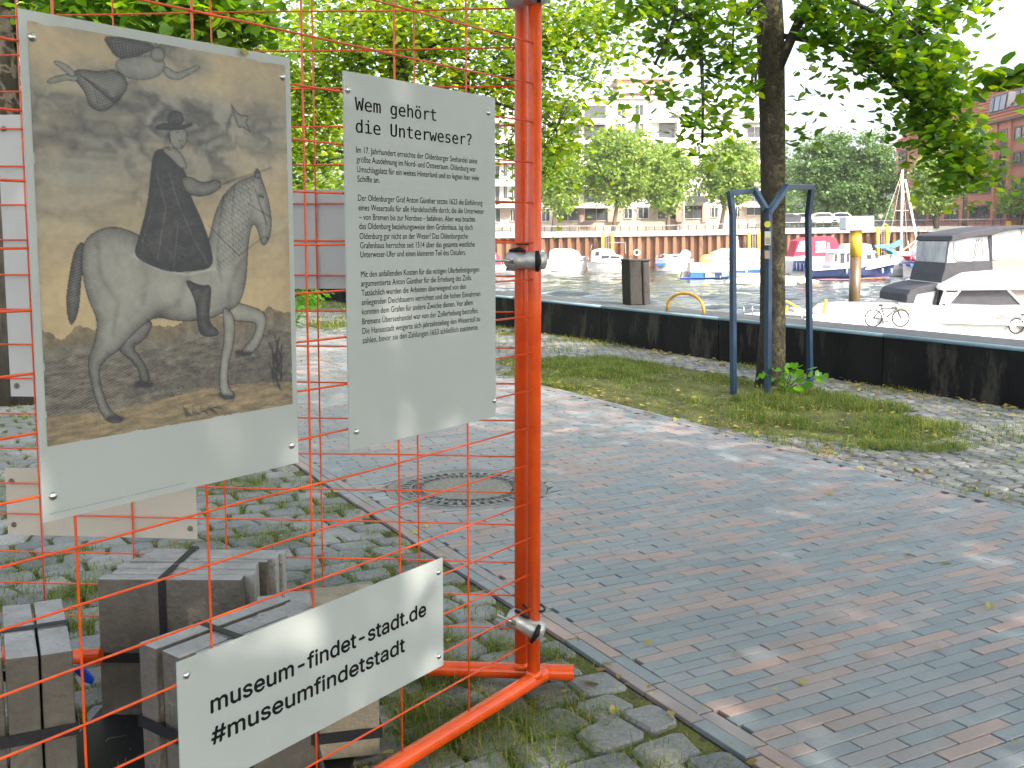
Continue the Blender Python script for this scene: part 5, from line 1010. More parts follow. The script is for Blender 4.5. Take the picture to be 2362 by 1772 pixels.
# ------------------------------------------------------------------ trees over there
def far_tree(lab, cx, cy, rx, ry, tx, by, Y, m, n, size=.42, sparse=.35, group='trees on the far promenade'):
    k = Y/FPX; b = AT(tx, by, Y); t = thing('promenade_tree', lab, 'tree', b, group); top = AT(cx, cy, Y)
    pts = [b-ZU*.3, b.lerp(top, .35)+Vector((.1, 0, 0)), top]; build('trunk', MB().tube(pts, [.32, .24, .10], 8), mat('far_bark', (.16, .125, .085), (.11, .09, .065), scale=2, rough=.95), t, smooth=True)
    for i in range(5):
        a = random.uniform(0, 6.28); p = top+Vector((cos(a)*rx*k*.6, sin(a)*rx*k*.5, random.uniform(-.3, .5)*ry*k)); q, rs = limb(pts[1], p, .15, .04); build('limb', MB().tube(q, rs, 5), MATS['far_bark'], t)
    P, _ = clumps(top, (rx*k*.86, rx*k*.8, ry*k*.88), max(30, n//45), n, .62, sparse); P2, _ = clumps(top-ZU*ry*k*.1, (rx*k*.66, rx*k*.6, ry*k*.66), 40, n//3, .9, .1)
    P = np.concatenate([P, P2]); P = P[P[:, 2] > b.z+1.2]; V, F = leafmesh(P, np.full(len(P), size), True, .45, .3); npbuild('foliage', V, F, m, t, kind='stuff')
far_tree('rounded tree across the water just beside the orange poles', 1285, 400, 72, 98, 1275, 537, 137, LEAFF, 6500)
far_tree('largest rounded tree in front of the white apartment building', 1432, 384, 98, 104, 1413, 537, 137, LEAFF, 11000)
far_tree('tree crowding the largest one in front of the white building, pale pole beside it', 1540, 408, 72, 88, 1540, 537, 138, LEAFF, 6500)
far_tree('tree with bare forked trunk in front of the white building beside the blue guard', 1682, 396, 84, 84, 1660, 534, 138, LEAFF, 7500)
far_tree('thin crowned pale tree beside the guarded trunk across the harbour', 1800, 405, 62, 78, 1800, 525, 170, LEAFG, 3000, .45, .2)
far_tree('dense dark green tree behind the parked cars', 1908, 392, 88, 98, 1905, 524, 145, LEAFG, 9500)
far_tree('dark green tree next to the corner of the brick office', 2008, 400, 62, 104, 2008, 523, 140, LEAFG, 6500)
far_tree('feathery tree standing in front of the brick office', 2160, 428, 66, 80, 2160, 520, 116, LEAFF, 4200, .32)
far_tree('lighter tree in front of the brick office windows', 2222, 356, 56, 84, 2225, 520, 117, LEAFF, 3400, .32)
far_tree('small layered tree at the corner of the picture in front of the brick office', 2352, 470, 42, 46, 2350, 519, 113, LEAFF, 2600, .30)
far_tree('tree seen through the gap near the far cars', 1965, 455, 60, 40, 1965, 523, 139, LEAFG, 3500)
# hedge and distant buildings close the horizon
hg = MB().prism([AT(1760, 512, 190), AT(2080, 512, 190), AT(2080, 430, 190), AT(1760, 445, 190)], Vector((0, 12, 0)))
P, _ = clumps(AT(1920, 480, 185), (13, 4, 3.6), 200, 6000, 1.0, .2); V, F = leafmesh(P, np.full(len(P), .6), True); h_ = npbuild('distant_shrubbery', V, F, LEAFG, kind='stuff')
# parked cars
def car(lab, px, py, Y, L, col, face=1):
    b = AT(px, py, Y); t = thing('parked_car', lab, 'car', b, 'cars parked across the harbour'); X = Vector((face, 0, 0)); pr_ = [(-.5, .25), (-.5, .62), (-.46, .80), (-.30, .88), (-.20, 1.30), (-.05, 1.45), (.18, 1.43), (.33, .98), (.47, .86), (.5, .60), (.5, .25)]
    build('body', MB().prism([b+X*(a*L)+ZU*z-Vector((0, .85, 0)) for a, z in pr_], Vector((0, 1.7, 0))), col, t, bevel=.06)
    build('window', MB().prism([b+X*(a*L)+ZU*z-Vector((0, .87, 0)) for a, z in ((-.27, .92), (-.18, 1.26), (-.05, 1.37), (.16, 1.35), (.28, .96))], Vector((0, 1.74, 0))), GLS, t)
    for a in (-.32, .32): w_ = build('wheel', MB().tube([b+X*(a*L)+ZU*.32-Vector((0, .90, 0)), b+X*(a*L)+ZU*.32+Vector((0, .9, 0))], .32, 14), RUBBER, t, smooth=False)
CW = mat('car_white', (.75, .75, .74), rough=.25, coat=.5); CD = mat('car_dark', (.05, .055, .07), rough=.25, coat=.5); CS = mat('car_silver', (.45, .46, .48), rough=.3, metal=.5)
car('white car parked behind the railing beside the white sign box', 1893, 519, 124, 4.4, CW); car('dark blue car parked behind the railing beside the guard post', 1822, 519, 132, 4.2, CD, -1); car('silver car parked in the shade of the dense dark tree', 1935, 517, 133, 4.3, CS); car('white van-like car between trunk and blue post across the harbour', 1850, 517, 142, 4.6, CW, -1)
# walker on the far promenade
def person(base):
    t = thing('person', 'person in pale top and blue trousers walking on the far promenade', 'person', base); h = 1.7
    def skin(name, pts, edges, rad, m):
        me = bpy.data.meshes.new(name); me.from_pydata([tuple(Vector(p)) for p in pts], edges, []); o = bpy.data.objects.new(name, me); COL.objects.link(o); o.parent = t; me.materials.append(m)
        s = o.modifiers.new('skin', 'SKIN'); s.use_smooth_shade = True
        for i, r_ in enumerate(rad): me.skin_vertices[0].data[i].radius = (r_, r_); 
        me.skin_vertices[0].data[0].use_root = True; o.modifiers.new('sub', 'SUBSURF').levels = 1; return o
    pts = [(0, 0, .92), (0, 0, 1.15), (0, 0, 1.40), (0, 0, 1.50), (0, 0, 1.60), (.10, 0, .86), (.20, -.02, .47), (.24, .02, .06), (.32, -.02, .03), (-.10, 0, .86), (-.12, .02, .47), (-.28, .02, .10), (-.20, 0, .04), (.19, 0, 1.38), (.26, -.05, 1.12), (.34, -.08, .92), (-.19, 0, 1.38), (-.27, .02, 1.12), (-.26, .0, .90)]
    edges = [(0, 1), (1, 2), (2, 3), (3, 4), (0, 5), (5, 6), (6, 7), (7, 8), (0, 9), (9, 10), (10, 11), (11, 12), (2, 13), (13, 14), (14, 15), (2, 16), (16, 17), (17, 18)]
    rad = [.14, .13, .15, .06, .10, .10, .065, .045, .04, .10, .065, .045, .04, .06, .045, .035, .06, .045, .035]
    skin('body', pts, edges, rad, mat('skin_tone', (.45, .28, .2), rough=.6))
    skin('shirt', [(0, 0, .95), (0, 0, 1.15), (0, 0, 1.40), (.19, 0, 1.38), (.26, -.05, 1.14), (-.19, 0, 1.38), (-.27, .02, 1.14)], [(0, 1), (1, 2), (2, 3), (3, 4), (2, 5), (5, 6)], [.16, .15, .17, .075, .06, .075, .06], mat('shirt_pale', (.7, .68, .5), rough=.8))
    skin('trousers', [(0, 0, .98), (.10, 0, .86), (.20, -.02, .47), (.24, .02, .12), (-.10, 0, .86), (-.12, .02, .47), (-.27, .02, .16)], [(0, 1), (1, 2), (2, 3), (0, 4), (4, 5), (5, 6)], [.16, .12, .085, .07, .12, .085, .07], mat('trousers_blue', (.05, .07, .22), rough=.8))
    build('hair', MB().sphere(base+Vector((-.02, .02, 1.64)), .115, 10, 6), mat('hair_dark', (.10, .05, .02), rough=.7), t, smooth=True)
person(AT(2030, 524, QY(2030)+2.0))
# ================================================================== BOATS
GEL = mat('white_gelcoat', (.70, .70, .69), (.62, .62, .62), scale=1.5, rough=.25, coat=.3); GELD = mat('cream_gelcoat', (.72, .69, .62), rough=.35)
NAVY = mat('navy_hull', (.015, .03, .10), rough=.2, coat=.4); BLUEB = mat('bright_blue_hull', (.02, .10, .40), rough=.25); REDC = mat('red_canvas', (.52, .035, .07), (.45, .03, .06), scale=3, rough=.8); BLUC = mat('sky_blue_canvas', (.10, .34, .62), (.08, .28, .55), scale=3, rough=.8)
BLKC = mat('black_canvas', (.020, .021, .028), (.034, .035, .044), scale=3, rough=.7, bump=.3, bscale=8); GRYC = mat('grey_canvas', (.20, .18, .165), (.17, .155, .145), scale=2, rough=.8)
VIN = mat('clear_vinyl', (.50, .52, .53), (.32, .35, .36), scale=1.6, rough=.14, spec=.6, detail=3); SST = mat('stainless', (.6, .6, .6), rough=.25, metal=1.); WOOD = mat('varnished_wood', (.30, .13, .05), rough=.4); TEAK = mat('jetty_planks', (.36, .32, .25), (.28, .25, .2), scale=4, rough=.9); SOLAR = mat('dark_panel', (.05, .055, .075), rough=.2)
COPP = mat('copper_antifouling', (.30, .13, .08), rough=.6)
def hull(par, xl, xr, yd_l, yd_r, yw, Y, beam, bow='r', m=GEL, name='hull', stripe=None, deck=GEL, rake=.10):
    """lofted hull between picture columns xl..xr at distance Y, waterline at WZ"""
    a = AT(xl, 600, Y).x; b = AT(xr, 600, Y).x; zl, zr = AT(xl, yd_l, Y).z, AT(xr, yd_r, Y).z; n = 12; V = []; st = []
    for i in range(n+1):
        t = i/n; s = t if bow == 'r' else 1-t; bw = beam/2*(1-max(0, (s-.45)/.55)**2.2)*(.88+.12*min(1, s*3)); bw = max(bw, .03); x = a+(b-a)*t; zd = zl+(zr-zl)*t
        xw = x-(b-a)*rake*max(0, s-.6)*(1 if bow == 'r' else -1)*1.2
        V += [(xw, Y, WZ-.5), (xw, Y-bw*.62, WZ-.12), (xw, Y-bw*.86, WZ+(zd-WZ)*.35), (x, Y-bw, zd), (x, Y+bw, zd), (xw, Y+bw*.86, WZ+(zd-WZ)*.35), (xw, Y+bw*.62, WZ-.12)]
        st.append(Vector((x, Y-bw-.02, zd-.03)))
    F = []
    for i in range(n):
        for k in range(7):
            if k != 3: F.append((i*7+k, i*7+(k+1) % 7, (i+1)*7+(k+1) % 7, (i+1)*7+k))
    F += [tuple(range(7)), tuple(n*7+k for k in range(7))]; build(name, MB().add(V, F), m, par, smooth=False)
    D = MB(); D.add([V[i*7+3] for i in range(n+1)]+[V[i*7+4] for i in range(n+1)], [(i, i+1, n+2+i, n+1+i) for i in range(n)]); build('deck', D, deck, par)
    build('rub_rail', MB().tube(st, .05 if Y > 60 else .035, 6), stripe or m, par)
    return V
def boatt(lab, px, Y, cat='boat', name='motor_boat', group='boats moored in the harbour'): p = AT(px, 600, Y); return thing(name, lab, cat, (p.x, Y, WZ), group)
def side(par, name, poly, Y, w_, m, **k):
    P = [AT(x, y, Y) for x, y in poly]; return build(name, MB().prism([p-Vector((0, w_/2, 0)) for p in P], Vector((0, w_, 0))), m, par, **k)
def rail(par, pts, Y, w_, h_px, step, r_=.03):
    m = MB(); m.tube([AT(x, y-h_px, Y)-Vector((0, w_/2, 0)) for x, y in pts], r_, 5)
    n = max(1, int(abs(pts[-1][0]-pts[0][0])/step))
    for i in range(n+1):
        x = pts[0][0]+(pts[-1][0]-pts[0][0])*i/n; y = lerp_tab(x, pts); m.tube([AT(x, y-h_px, Y)-Vector((0, w_/2, 0)), AT(x, y, Y)-Vector((0, w_/2, 0))], r_*.8, 4)
    build('guard_rail', m, SST, par, smooth=True)
def fender(par, x, y, Y, w_, m=None, h_=10): c = AT(x, y, Y)-Vector((0, w_/2+.15, 0)); k = Y/FPX; build('fender', MB().sphere(c, h_*k*.5, 8, 6, (.45, .45, 1)), m or NAVY, par, smooth=True)
# 1 white boat with red canopy beside the poles
Y = 108; t = boatt('white boat with a red canopy, cut by the orange poles', 1150, Y); hull(t, 1105, 1168, 612, 611, 634, Y, 2.6, 'r', GEL, stripe=GELD); side(t, 'canopy', [(1112, 611), (1116, 580), (1136, 577), (1152, 590), (1156, 611)], Y, 1.9, REDC); side(t, 'window', [(1140, 588), (1144, 588), (1146, 604), (1139, 604)], Y, 1.96, VIN); rail(t, [(1156, 612), (1168, 612)], Y, .8, 8, 6)
# small blue boat behind the poles
Y = 112; t = boatt('small blue boat squeezed between the poles and the red canopied boat', 1176, Y); hull(t, 1164, 1196, 617, 617, 629, Y, 1.8, 'l', NAVY, stripe=GEL); side(t, 'cabin', [(1168, 617), (1172, 607), (1190, 607), (1194, 617)], Y, 1.3, GEL)
# 2,3 white cruisers
Y = 106; t = boatt('white bow of a small cruiser just beside the grey clamp', 1250, Y); hull(t, 1226, 1272, 592, 600, 628, Y, 2.5, 'r', GEL); side(t, 'cabin', [(1226, 592), (1230, 577), (1252, 577), (1262, 595)], Y, 1.7, GEL); side(t, 'window', [(1232, 581), (1250, 581), (1254, 588), (1232, 588)], Y, 1.75, VIN)
Y = 110; t = boatt('white cabin cruiser with rounded roof, nearest of the two beside the poles', 1310, Y); hull(t, 1268, 1354, 597, 600, 626, Y, 2.9, 'r', GEL, stripe=GRYP); side(t, 'cabin', [(1266, 597), (1268, 579), (1280, 574), (1318, 574), (1332, 580), (1344, 598)], Y, 2.1, GEL)
for a in ([(1269, 582), (1279, 582), (1279, 593), (1268, 593)], [(1289, 580), (1306, 580), (1308, 590), (1289, 590)], [(1310, 580), (1322, 581), (1330, 590), (1311, 590)]): side(t, 'window', a, Y, 2.16, VIN)
build('antenna', MB().tube([AT(1290, 575, Y), AT(1290, 560, Y)], .03, 4), SST, t); rail(t, [(1330, 599), (1354, 600)], Y, 1.6, 8, 8); fender(t, 1286, 612, Y, 2.9, GELD)
Y = 109; t = boatt('white cabin boat with black striped side windows and a tiny red flag', 1400, Y); hull(t, 1353, 1440, 603, 607, 624, Y, 2.9, 'l', GEL, stripe=GRYP); side(t, 'cabin', [(1362, 604), (1366, 578), (1385, 573), (1410, 575), (1418, 586), (1432, 590), (1436, 604)], Y, 2.1, GEL)
for a in ([(1372, 580), (1380, 579), (1380, 590), (1370, 590)], [(1386, 589), (1404, 589), (1402, 596), (1384, 597)], [(1407, 590), (1428, 591), (1426, 596), (1406, 596)]): side(t, 'window', a, Y, 2.16, GLS)
side(t, 'flag', [(1432, 583), (1438, 590), (1436, 597), (1430, 596)], Y-1, .03, mat('flag_red', (.7, .06, .03), rough=.7)); build('mast', MB().tube([AT(1362, 578, Y), AT(1366, 563, Y)], .04, 4), SST, t); rail(t, [(1356, 603), (1380, 604)], Y, 2.2, 9, 6)
# 4 small white runabout with rails
Y = 112; t = boatt('white sports boat with a dome shaped cover and bow rail beside the bollard', 1550, Y); hull(t, 1512, 1596, 597, 598, 612, Y, 2.4, 'l', GEL); side(t, 'cabin', [(1528, 598), (1540, 588), (1566, 586), (1570, 598)], Y, 1.8, GEL); side(t, 'window', [(1548, 590), (1560, 590), (1561, 593), (1548, 593)], Y, 1.86, GLS); m = MB().sphere(AT(1581, 588, Y), 13*Y/FPX, 12, 7, (1, .7, .9)); build('cover', m, GEL, t, smooth=True); rail(t, [(1513, 597), (1540, 595)], Y, 1.6, 9, 7); side(t, 'fender_strip', [(1511, 608), (1532, 606), (1532, 612), (1511, 613)], Y, 2.2, BLUEB)
# 5 blue white little boat
Y = 92; t = boatt('small bright blue hulled boat with white cabin in open water before the others', 1620, Y); hull(t, 1566, 1684, 640, 637, 646, Y, 2.3, 'r', mat('steel_blue_hull', (.06, .12, .22), rough=.3), stripe=BLUEB)
side(t, 'cabin', [(1588, 627), (1590, 606), (1660, 607), (1664, 612), (1662, 627)], Y, 1.9, GEL); side(t, 'blue_bulwark', [(1586, 641), (1591, 627), (1618, 627), (1618, 641)], Y, 2.0, BLUEB); side(t, 'lower_side', [(1622, 640), (1622, 631), (1643, 631), (1644, 640)], Y, 2.0, GEL); side(t, 'cockpit_side', [(1644, 641), (1644, 627), (1660, 627), (1660, 639)], Y, 1.9, NAVY)
side(t, 'outboard_motor', [(1570, 640), (1572, 628), (1584, 626), (1587, 640)], Y, .6, GRYC); build('porthole', MB().tube([AT(1614, 613, Y)-Vector((0, .97, 0)), AT(1614, 613, Y)+Vector((0, .97, 0))], .09, 10), GLS, t); build('yellow_cover', MB().sphere(AT(1630, 598, Y), .45, 10, 6, (1.2, 1, .9)), mat('yellow_cover', (.75, .68, .12), rough=.6), t, smooth=True); fender(t, 1655, 638, Y, 2.2, GRYP, 7)
# 6 large white cruiser with blue stripe
Y = 100; t = boatt('large white cruiser with blue waterline stripe between the blue guard posts', 1705, Y); hull(t, 1630, 1790, 606, 600, 636, Y, 3.4, 'r', GEL, stripe=GELD); side(t, 'cabin', [(1638, 606), (1645, 583), (1672, 573), (1740, 573), (1770, 582), (1778, 603)], Y, 2.6, GEL)
side(t, 'stripe', [(1690, 623), (1772, 619), (1772, 626), (1690, 629)], Y, 3.35, BLUEB)
for a in ([(1652, 586), (1668, 579), (1683, 579), (1683, 588), (1650, 590)], [(1712, 583), (1730, 583), (1730, 586), (1712, 586)]): side(t, 'window', a, Y, 2.66, VIN)
side(t, 'radar_arch', [(1694, 573), (1698, 545), (1701, 545), (1704, 573)], Y, .3, GEL); side(t, 'name_cloth', [(1665, 588), (1683, 588), (1684, 600), (1665, 600)], Y, 2.7, mat('name_blue', (.20, .36, .45), rough=.6)); rail(t, [(1650, 605), (1760, 603)], Y, 2.8, 9, 9)
m = MB(); V2_, F2_ = textverts('OWY', 'Inter.woff2', .01); p_ = AT(1667, 598, Y)-Vector((0, 1.38, 0)); w2 = max(x for x, _ in V2_); m.add([p_+Vector((x/w2*15*Y/FPX, 0, y*.55)) for x, y in V2_], F2_); build('lettering', m, GEL, t); fender(t, 1712, 626, Y, 3.2, GELD)
# long white upturned tender
Y = 84; t = boatt('long pale upturned dinghy floating behind the tree trunk', 1790, Y, 'dinghy', 'upturned_dinghy'); c = AT(1780, 650, Y); m = MB().sphere(Vector((c.x, Y, WZ-.05)), 1, 20, 8, (3.9, .9, .62)); build('hull', m, GELD, t, smooth=True)
Y = 80; t = boatt('small tan dinghy with a curved bow beside the blue guard post', 1870, Y, 'dinghy', 'dinghy'); hull(t, 1842, 1890, 651, 648, 660, Y, 1.2, 'r', mat('tan_hull', (.55, .34, .18), rough=.5), stripe=GEL)
# jetty
for (x0, x1, y0, Y, lab) in ((1690, 1860, 632, 96, 'grey plank jetty floating between trunk and guard posts'), (2050, 2150, 613, 104, 'grey plank jetty glimpsed beside the black canopied yacht')):
    a, b = AT(x0, y0, Y), AT(x1, y0, Y); t = thing('jetty', lab, 'jetty', a); n = int((b.x-a.x)/.42)
    for i in range(n): build('plank', MB().box(Vector((a.x+.42*(i+.5), Y+.6, a.z)), (.38, 1.6, .09)), TEAK, t)
    build('edge_beam', MB().box(Vector(((a.x+b.x)/2, Y-.25, a.z-.14)), (b.x-a.x, .14, .3)), TEAK, t)
    for k in range(4): build('float', MB().box(Vector((a.x+(b.x-a.x)*(k+.5)/4, Y+.4, WZ+.05)), (.6, 1.2, .5)), mat('float_black', (.05, .05, .05), rough=.7), t)
# 7 red canopy boat
Y = 96; t = boatt('boat with large red canopy and white hull behind the blue guard post', 1880, Y); hull(t, 1820, 1960, 592, 592, 635, Y, 3.2, 'r', GEL, stripe=GELD, rake=.02)
side(t, 'canopy', [(1822, 592), (1832, 556), (1850, 549), (1905, 545), (1918, 550), (1928, 572), (1930, 592)], Y, 2.6, REDC)
for a in ([(1828, 580), (1836, 557), (1848, 555), (1849, 580)], [(1872, 557), (1895, 556), (1895, 581), (1871, 582)], [(1898, 560), (1903, 560), (1906, 582), (1898, 582)]): side(t, 'window', a, Y, 2.66, VIN if a[0][0] != 1872 else GEL)
side(t, 'dark_stern', [(1820, 624), (1821, 601), (1854, 600), (1854, 624)], Y, 3.0, NAVY); side(t, 'orange_buoy', [(1890, 606), (1902, 605), (1903, 611), (1890, 612)], Y, 3.1, mat('signal_orange', (.8, .16, .03), rough=.5)); rail(t, [(1822, 600), (1858, 600)], Y, 3.1, 10, 6)
for x in (1826, 1834, 1842, 1850): build('ladder_rung', MB().tube([AT(x, 606, Y)-Vector((0, 1.6, 0)), AT(x, 622, Y)-Vector((0, 1.6, 0))], .04, 4), SST, t)
# 8 navy and white cabin boat
Y = 90; t = boatt('classic navy blue hulled boat with white cabin behind the yellow pile', 1980, Y); hull(t, 1866, 2066, 622, 606, 645, Y, 3.2, 'r', NAVY, stripe=GEL, rake=.16); side(t, 'bulwark', [(1908, 622), (1910, 612), (1990, 612), (2050, 602), (2056, 607), (1995, 620)], Y, 2.9, GEL)
side(t, 'wheelhouse', [(1908, 614), (1915, 582), (1960, 578), (2006, 582), (2012, 612)], Y, 2.3, GEL); side(t, 'roof', [(1906, 583), (1912, 577), (1960, 574), (2006, 578), (2010, 583)], Y, 2.7, mat('roof_blue_grey', (.55, .62, .68), rough=.4)); side(t, 'foredeck_cabin', [(2008, 612), (2008, 590), (2040, 592), (2052, 603)], Y, 2.0, GEL); side(t, 'upper_screen', [(1940, 575), (1946, 563), (1978, 561), (2000, 564), (2004, 575)], Y, 1.9, GEL)
for a in ([(1917, 586), (1922, 586), (1921, 603), (1915, 603)], [(1929, 585), (1938, 585), (1938, 607), (1928, 607)], [(1944, 585), (1949, 585), (1949, 604), (1943, 604)], [(1954, 585), (1958, 585), (1958, 602), (1953, 602)], [(1989, 588), (2000, 588), (2000, 597), (1989, 597)], [(2008, 587), (2016, 587), (2016, 595), (2008, 595)]): side(t, 'window', a, Y, 2.36, GLS)
side(t, 'waterline_band', [(1872, 643), (1900, 646), (2040, 641), (2040, 638), (1900, 642)], Y, 2.3, COPP); rail(t, [(2008, 611), (2060, 604)], Y, 1.6, 18, 8)
for x in (1939, 2020, 2040): fender(t, x, 624, Y, 3.0, mat('fender_blue', (.20, .30, .42), rough=.5), 14)
# sailing boat
Y = 98; t = boatt('white sailing boat with tall mast and blue sail cover beyond the yellow pile', 2090, Y, 'sailing boat', 'sailing_boat'); hull(t, 2046, 2126, 590, 586, 622, Y, 2.8, 'r', GEL); side(t, 'cabin', [(2058, 588), (2062, 580), (2096, 580), (2104, 588)], Y, 1.6, GEL)
build('mast', MB().tube([AT(2078, 582, Y), AT(2082, 392, Y)], [.13, .11], 8), mat('mast_cream', (.80, .76, .64), rough=.35), t, smooth=True); build('boom', MB().tube([AT(2118, 572, Y), AT(2088, 414, Y)], [.13, .09], 8), mat('rolled_sail', (.82, .82, .82), rough=.7), t, smooth=True)
side(t, 'sail_cover', [(2016, 566), (2056, 563), (2079, 551), (2080, 565), (2060, 571), (2018, 571)], Y, .5, BLUC); side(t, 'spray_hood', [(2036, 575), (2050, 573), (2060, 579), (2064, 590), (2056, 589), (2050, 580)], Y, 1.6, BLUC)
for a in ((2082, 394, 2030, 540), (2082, 394, 2050, 560), (2082, 394, 2094, 580)): build('stay', MB().tube([AT(a[0], a[1], Y), AT(a[2], a[3], Y)], .018, 4), SST, t)
build('spreader', MB().tube([AT(2065, 486, Y), AT(2096, 486, Y)], .03, 4), SST, t); build('frame', MB().tube([AT(2066, 590, Y), AT(2116, 552, Y)], .05, 5), GELD, t); build('frame', MB().tube([AT(2100, 582, Y), AT(2115, 556, Y)], .05, 5), GELD, t); build('frame', MB().tube([AT(2094, 556, Y), AT(2100, 583, Y)], .05, 5), GELD, t)
Y = 95; t = boatt('white boat with a broad blue side stripe next to the black canopy', 2120, Y); hull(t, 2082, 2160, 606, 604, 630, Y, 2.8, 'l', GEL, stripe=BLUEB); side(t, 'stripe', [(2086, 609), (2160, 607), (2160, 614), (2087, 614)], Y, 2.86, BLUEB); side(t, 'cabin', [(2104, 604), (2112, 580), (2130, 560), (2160, 556), (2160, 604)], Y, 2.2, GEL)
side(t, 'crossed_flag', [(2091, 592), (2094, 590), (2104, 600), (2101, 602)], Y, 2.3, REDC); rail(t, [(2090, 605), (2145, 605)], Y, 2.4, 16, 8)
# mooring pile with white box
Y = 47; t = thing('mooring_pile', 'thick steel pile painted yellow at the top, carrying a blank white box', 'mooring pile', AT(1974, 690, Y)); p0 = AT(1974.5, 532, Y); k = Y/FPX
build('yellow_top', MB().tube([p0, AT(1974, 592, Y)], 13.2*k, 24), PYEL, t, smooth=True); q0 = AT(1974, 592, Y); build('rusty_shaft', MB().tube([q0, Vector((q0.x, Y, WZ-.5))], 12.8*k, 24), mat('pile_brown', (.075, .045, .018), (.11, .07, .028), scale=2, rough=.38, spec=.7), t, smooth=True)
build('white_box', MB().prism([AT(x, y, Y)-Vector((0, .5, 0)) for x, y in ((1943, 531), (2007, 531), (2008, 499), (1943, 500))], Vector((0, 1.0, 0))), mat('box_white', (.8, .8, .8), rough=.4), t, bevel=.05)
for p_ in t.children[0].data.polygons: p_.use_smooth = len(p_.vertices) == 4
# 9 flybridge yacht
Y = 39; t = boatt('big white flybridge yacht wrapped in black and grey canvas covers', 2240, Y, 'yacht', 'yacht'); hull(t, 2050, 2560, 700, 694, 760, Y, 4.2, 'r', GEL, stripe=GEL)
side(t, 'flybridge', [(2123, 657), (2130, 650), (2168, 630), (2180, 625), (2243, 620), (2300, 615), (2420, 611), (2500, 640), (2500, 655), (2410, 656), (2310, 663), (2160, 664), (2128, 664)], Y, 3.6, GEL, bevel=.03)
for a in ([(2160, 636.5), (2262, 636), (2262, 637.6), (2159, 638)], [(2148, 645), (2270, 644), (2270, 645.6), (2146, 646.5)], [(2136, 652.5), (2282, 652), (2282, 653.4), (2134, 654)]): side(t, 'groove', a, Y, 3.64, GRYC)
side(t, 'top_canopy', [(2151, 556), (2153, 544), (2170, 538), (2238, 527), (2290, 521), (2362, 521), (2440, 526), (2470, 545), (2440, 538), (2362, 527), (2300, 529), (2262, 536), (2240, 543), (2200, 547), (2156, 556)], Y, 3.3, BLKC, bevel=.03)
side(t, 'clear_panel', [(2150, 557), (2200, 548), (2238, 545), (2243, 600), (2200, 602), (2146, 604)], Y, 2.9, VIN); side(t, 'clear_panel', [(2247, 543), (2268, 535), (2302, 530), (2362, 528), (2440, 540), (2450, 590), (2362, 588), (2290, 592), (2268, 596), (2249, 598)], Y, 2.9, VIN)
for a, b in (((2150, 556), (2140, 640)), ((2240, 543), (2246, 618))): build('canopy_seam', MB().tube([AT(a[0], a[1], Y)-Vector((0, 1.48, 0)), AT(b[0], b[1], Y)-Vector((0, 1.48, 0))], .035, 5), BLKC, t)
for pl in ([(2162, 560), (2161, 590), (2170, 600), (2195, 601), (2206, 592), (2213, 552)], [(2218, 551), (2210, 590), (2204, 600)], [(2225, 552), (2226, 585), (2218, 596), (2206, 601)], [(2343, 545), (2341, 580), (2336, 588)], [(2312, 529), (2313, 544)]): build('zip_line', MB().tube([AT(x, y, Y)-Vector((0, 1.47, 0)) for x, y in pl], .014, 4), GRYC, t)
side(t, 'black_apron', [(2146, 604), (2200, 601), (2243, 599), (2246, 620), (2182, 626), (2168, 633), (2132, 652), (2138, 628)], Y, 3.0, BLKC); side(t, 'grey_apron', [(2246, 600), (2290, 592), (2362, 588), (2450, 590), (2450, 612), (2362, 612), (2300, 617), (2248, 620)], Y, 3.0, GRYC)
side(t, 'cabin', [(2140, 700), (2178, 664), (2280, 663), (2420, 660), (2480, 700)], Y, 3.0, GEL); side(t, 'black_window_cover', [(2142, 698), (2178, 665), (2278, 664), (2318, 706), (2240, 703), (2175, 699)], Y, 3.1, BLKC); side(t, 'grey_window_cover', [(2284, 664), (2362, 662), (2420, 662), (2440, 705), (2324, 709)], Y, 3.1, GRYC); build('seam', MB().tube([AT(2279, 664, Y)-Vector((0, 1.58, 0)), AT(2323, 709, Y)-Vector((0, 1.58, 0))], .045, 5), mat('pale_piping', (.5, .5, .5), rough=.5), t)
side(t, 'stern_canopy', [(2058, 693), (2060, 676), (2068, 665), (2090, 657), (2128, 649), (2132, 662), (2126, 698), (2119, 698), (2126, 666), (2082, 674), (2075, 694)], Y, 2.8, BLKC, bevel=.02); side(t, 'stern_window', [(2075, 694), (2082, 674), (2126, 666), (2120, 698)], Y, 2.6, VIN)
m = MB()
for a, b in (((2129, 697), (2139, 665)), ((2143, 697), (2172, 665))): m.tube([AT(a[0], a[1], Y)-Vector((0, 1.6, 0)), AT(b[0], b[1], Y)-Vector((0, 1.6, 0))], .05, 5)
for i in range(4): y = 671+i*7; m.tube([AT(2137-i*2.2, y, Y)-Vector((0, 1.6, 0)), AT(2166-i*6.2, y, Y)-Vector((0, 1.6, 0))], .045, 5)
build('ladder', m, GEL, t); rail(t, [(2130, 700), (2420, 712)], Y, 4.0, 7, 30); build('lamp', MB().sphere(AT(2349, 541, Y)-Vector((0, 1.5, 0)), .09, 8, 5), GEL, t, smooth=True); side(t, 'deck_light', [(2338, 610), (2344, 604), (2362, 606), (2362, 611)], Y, 1.0, GEL)
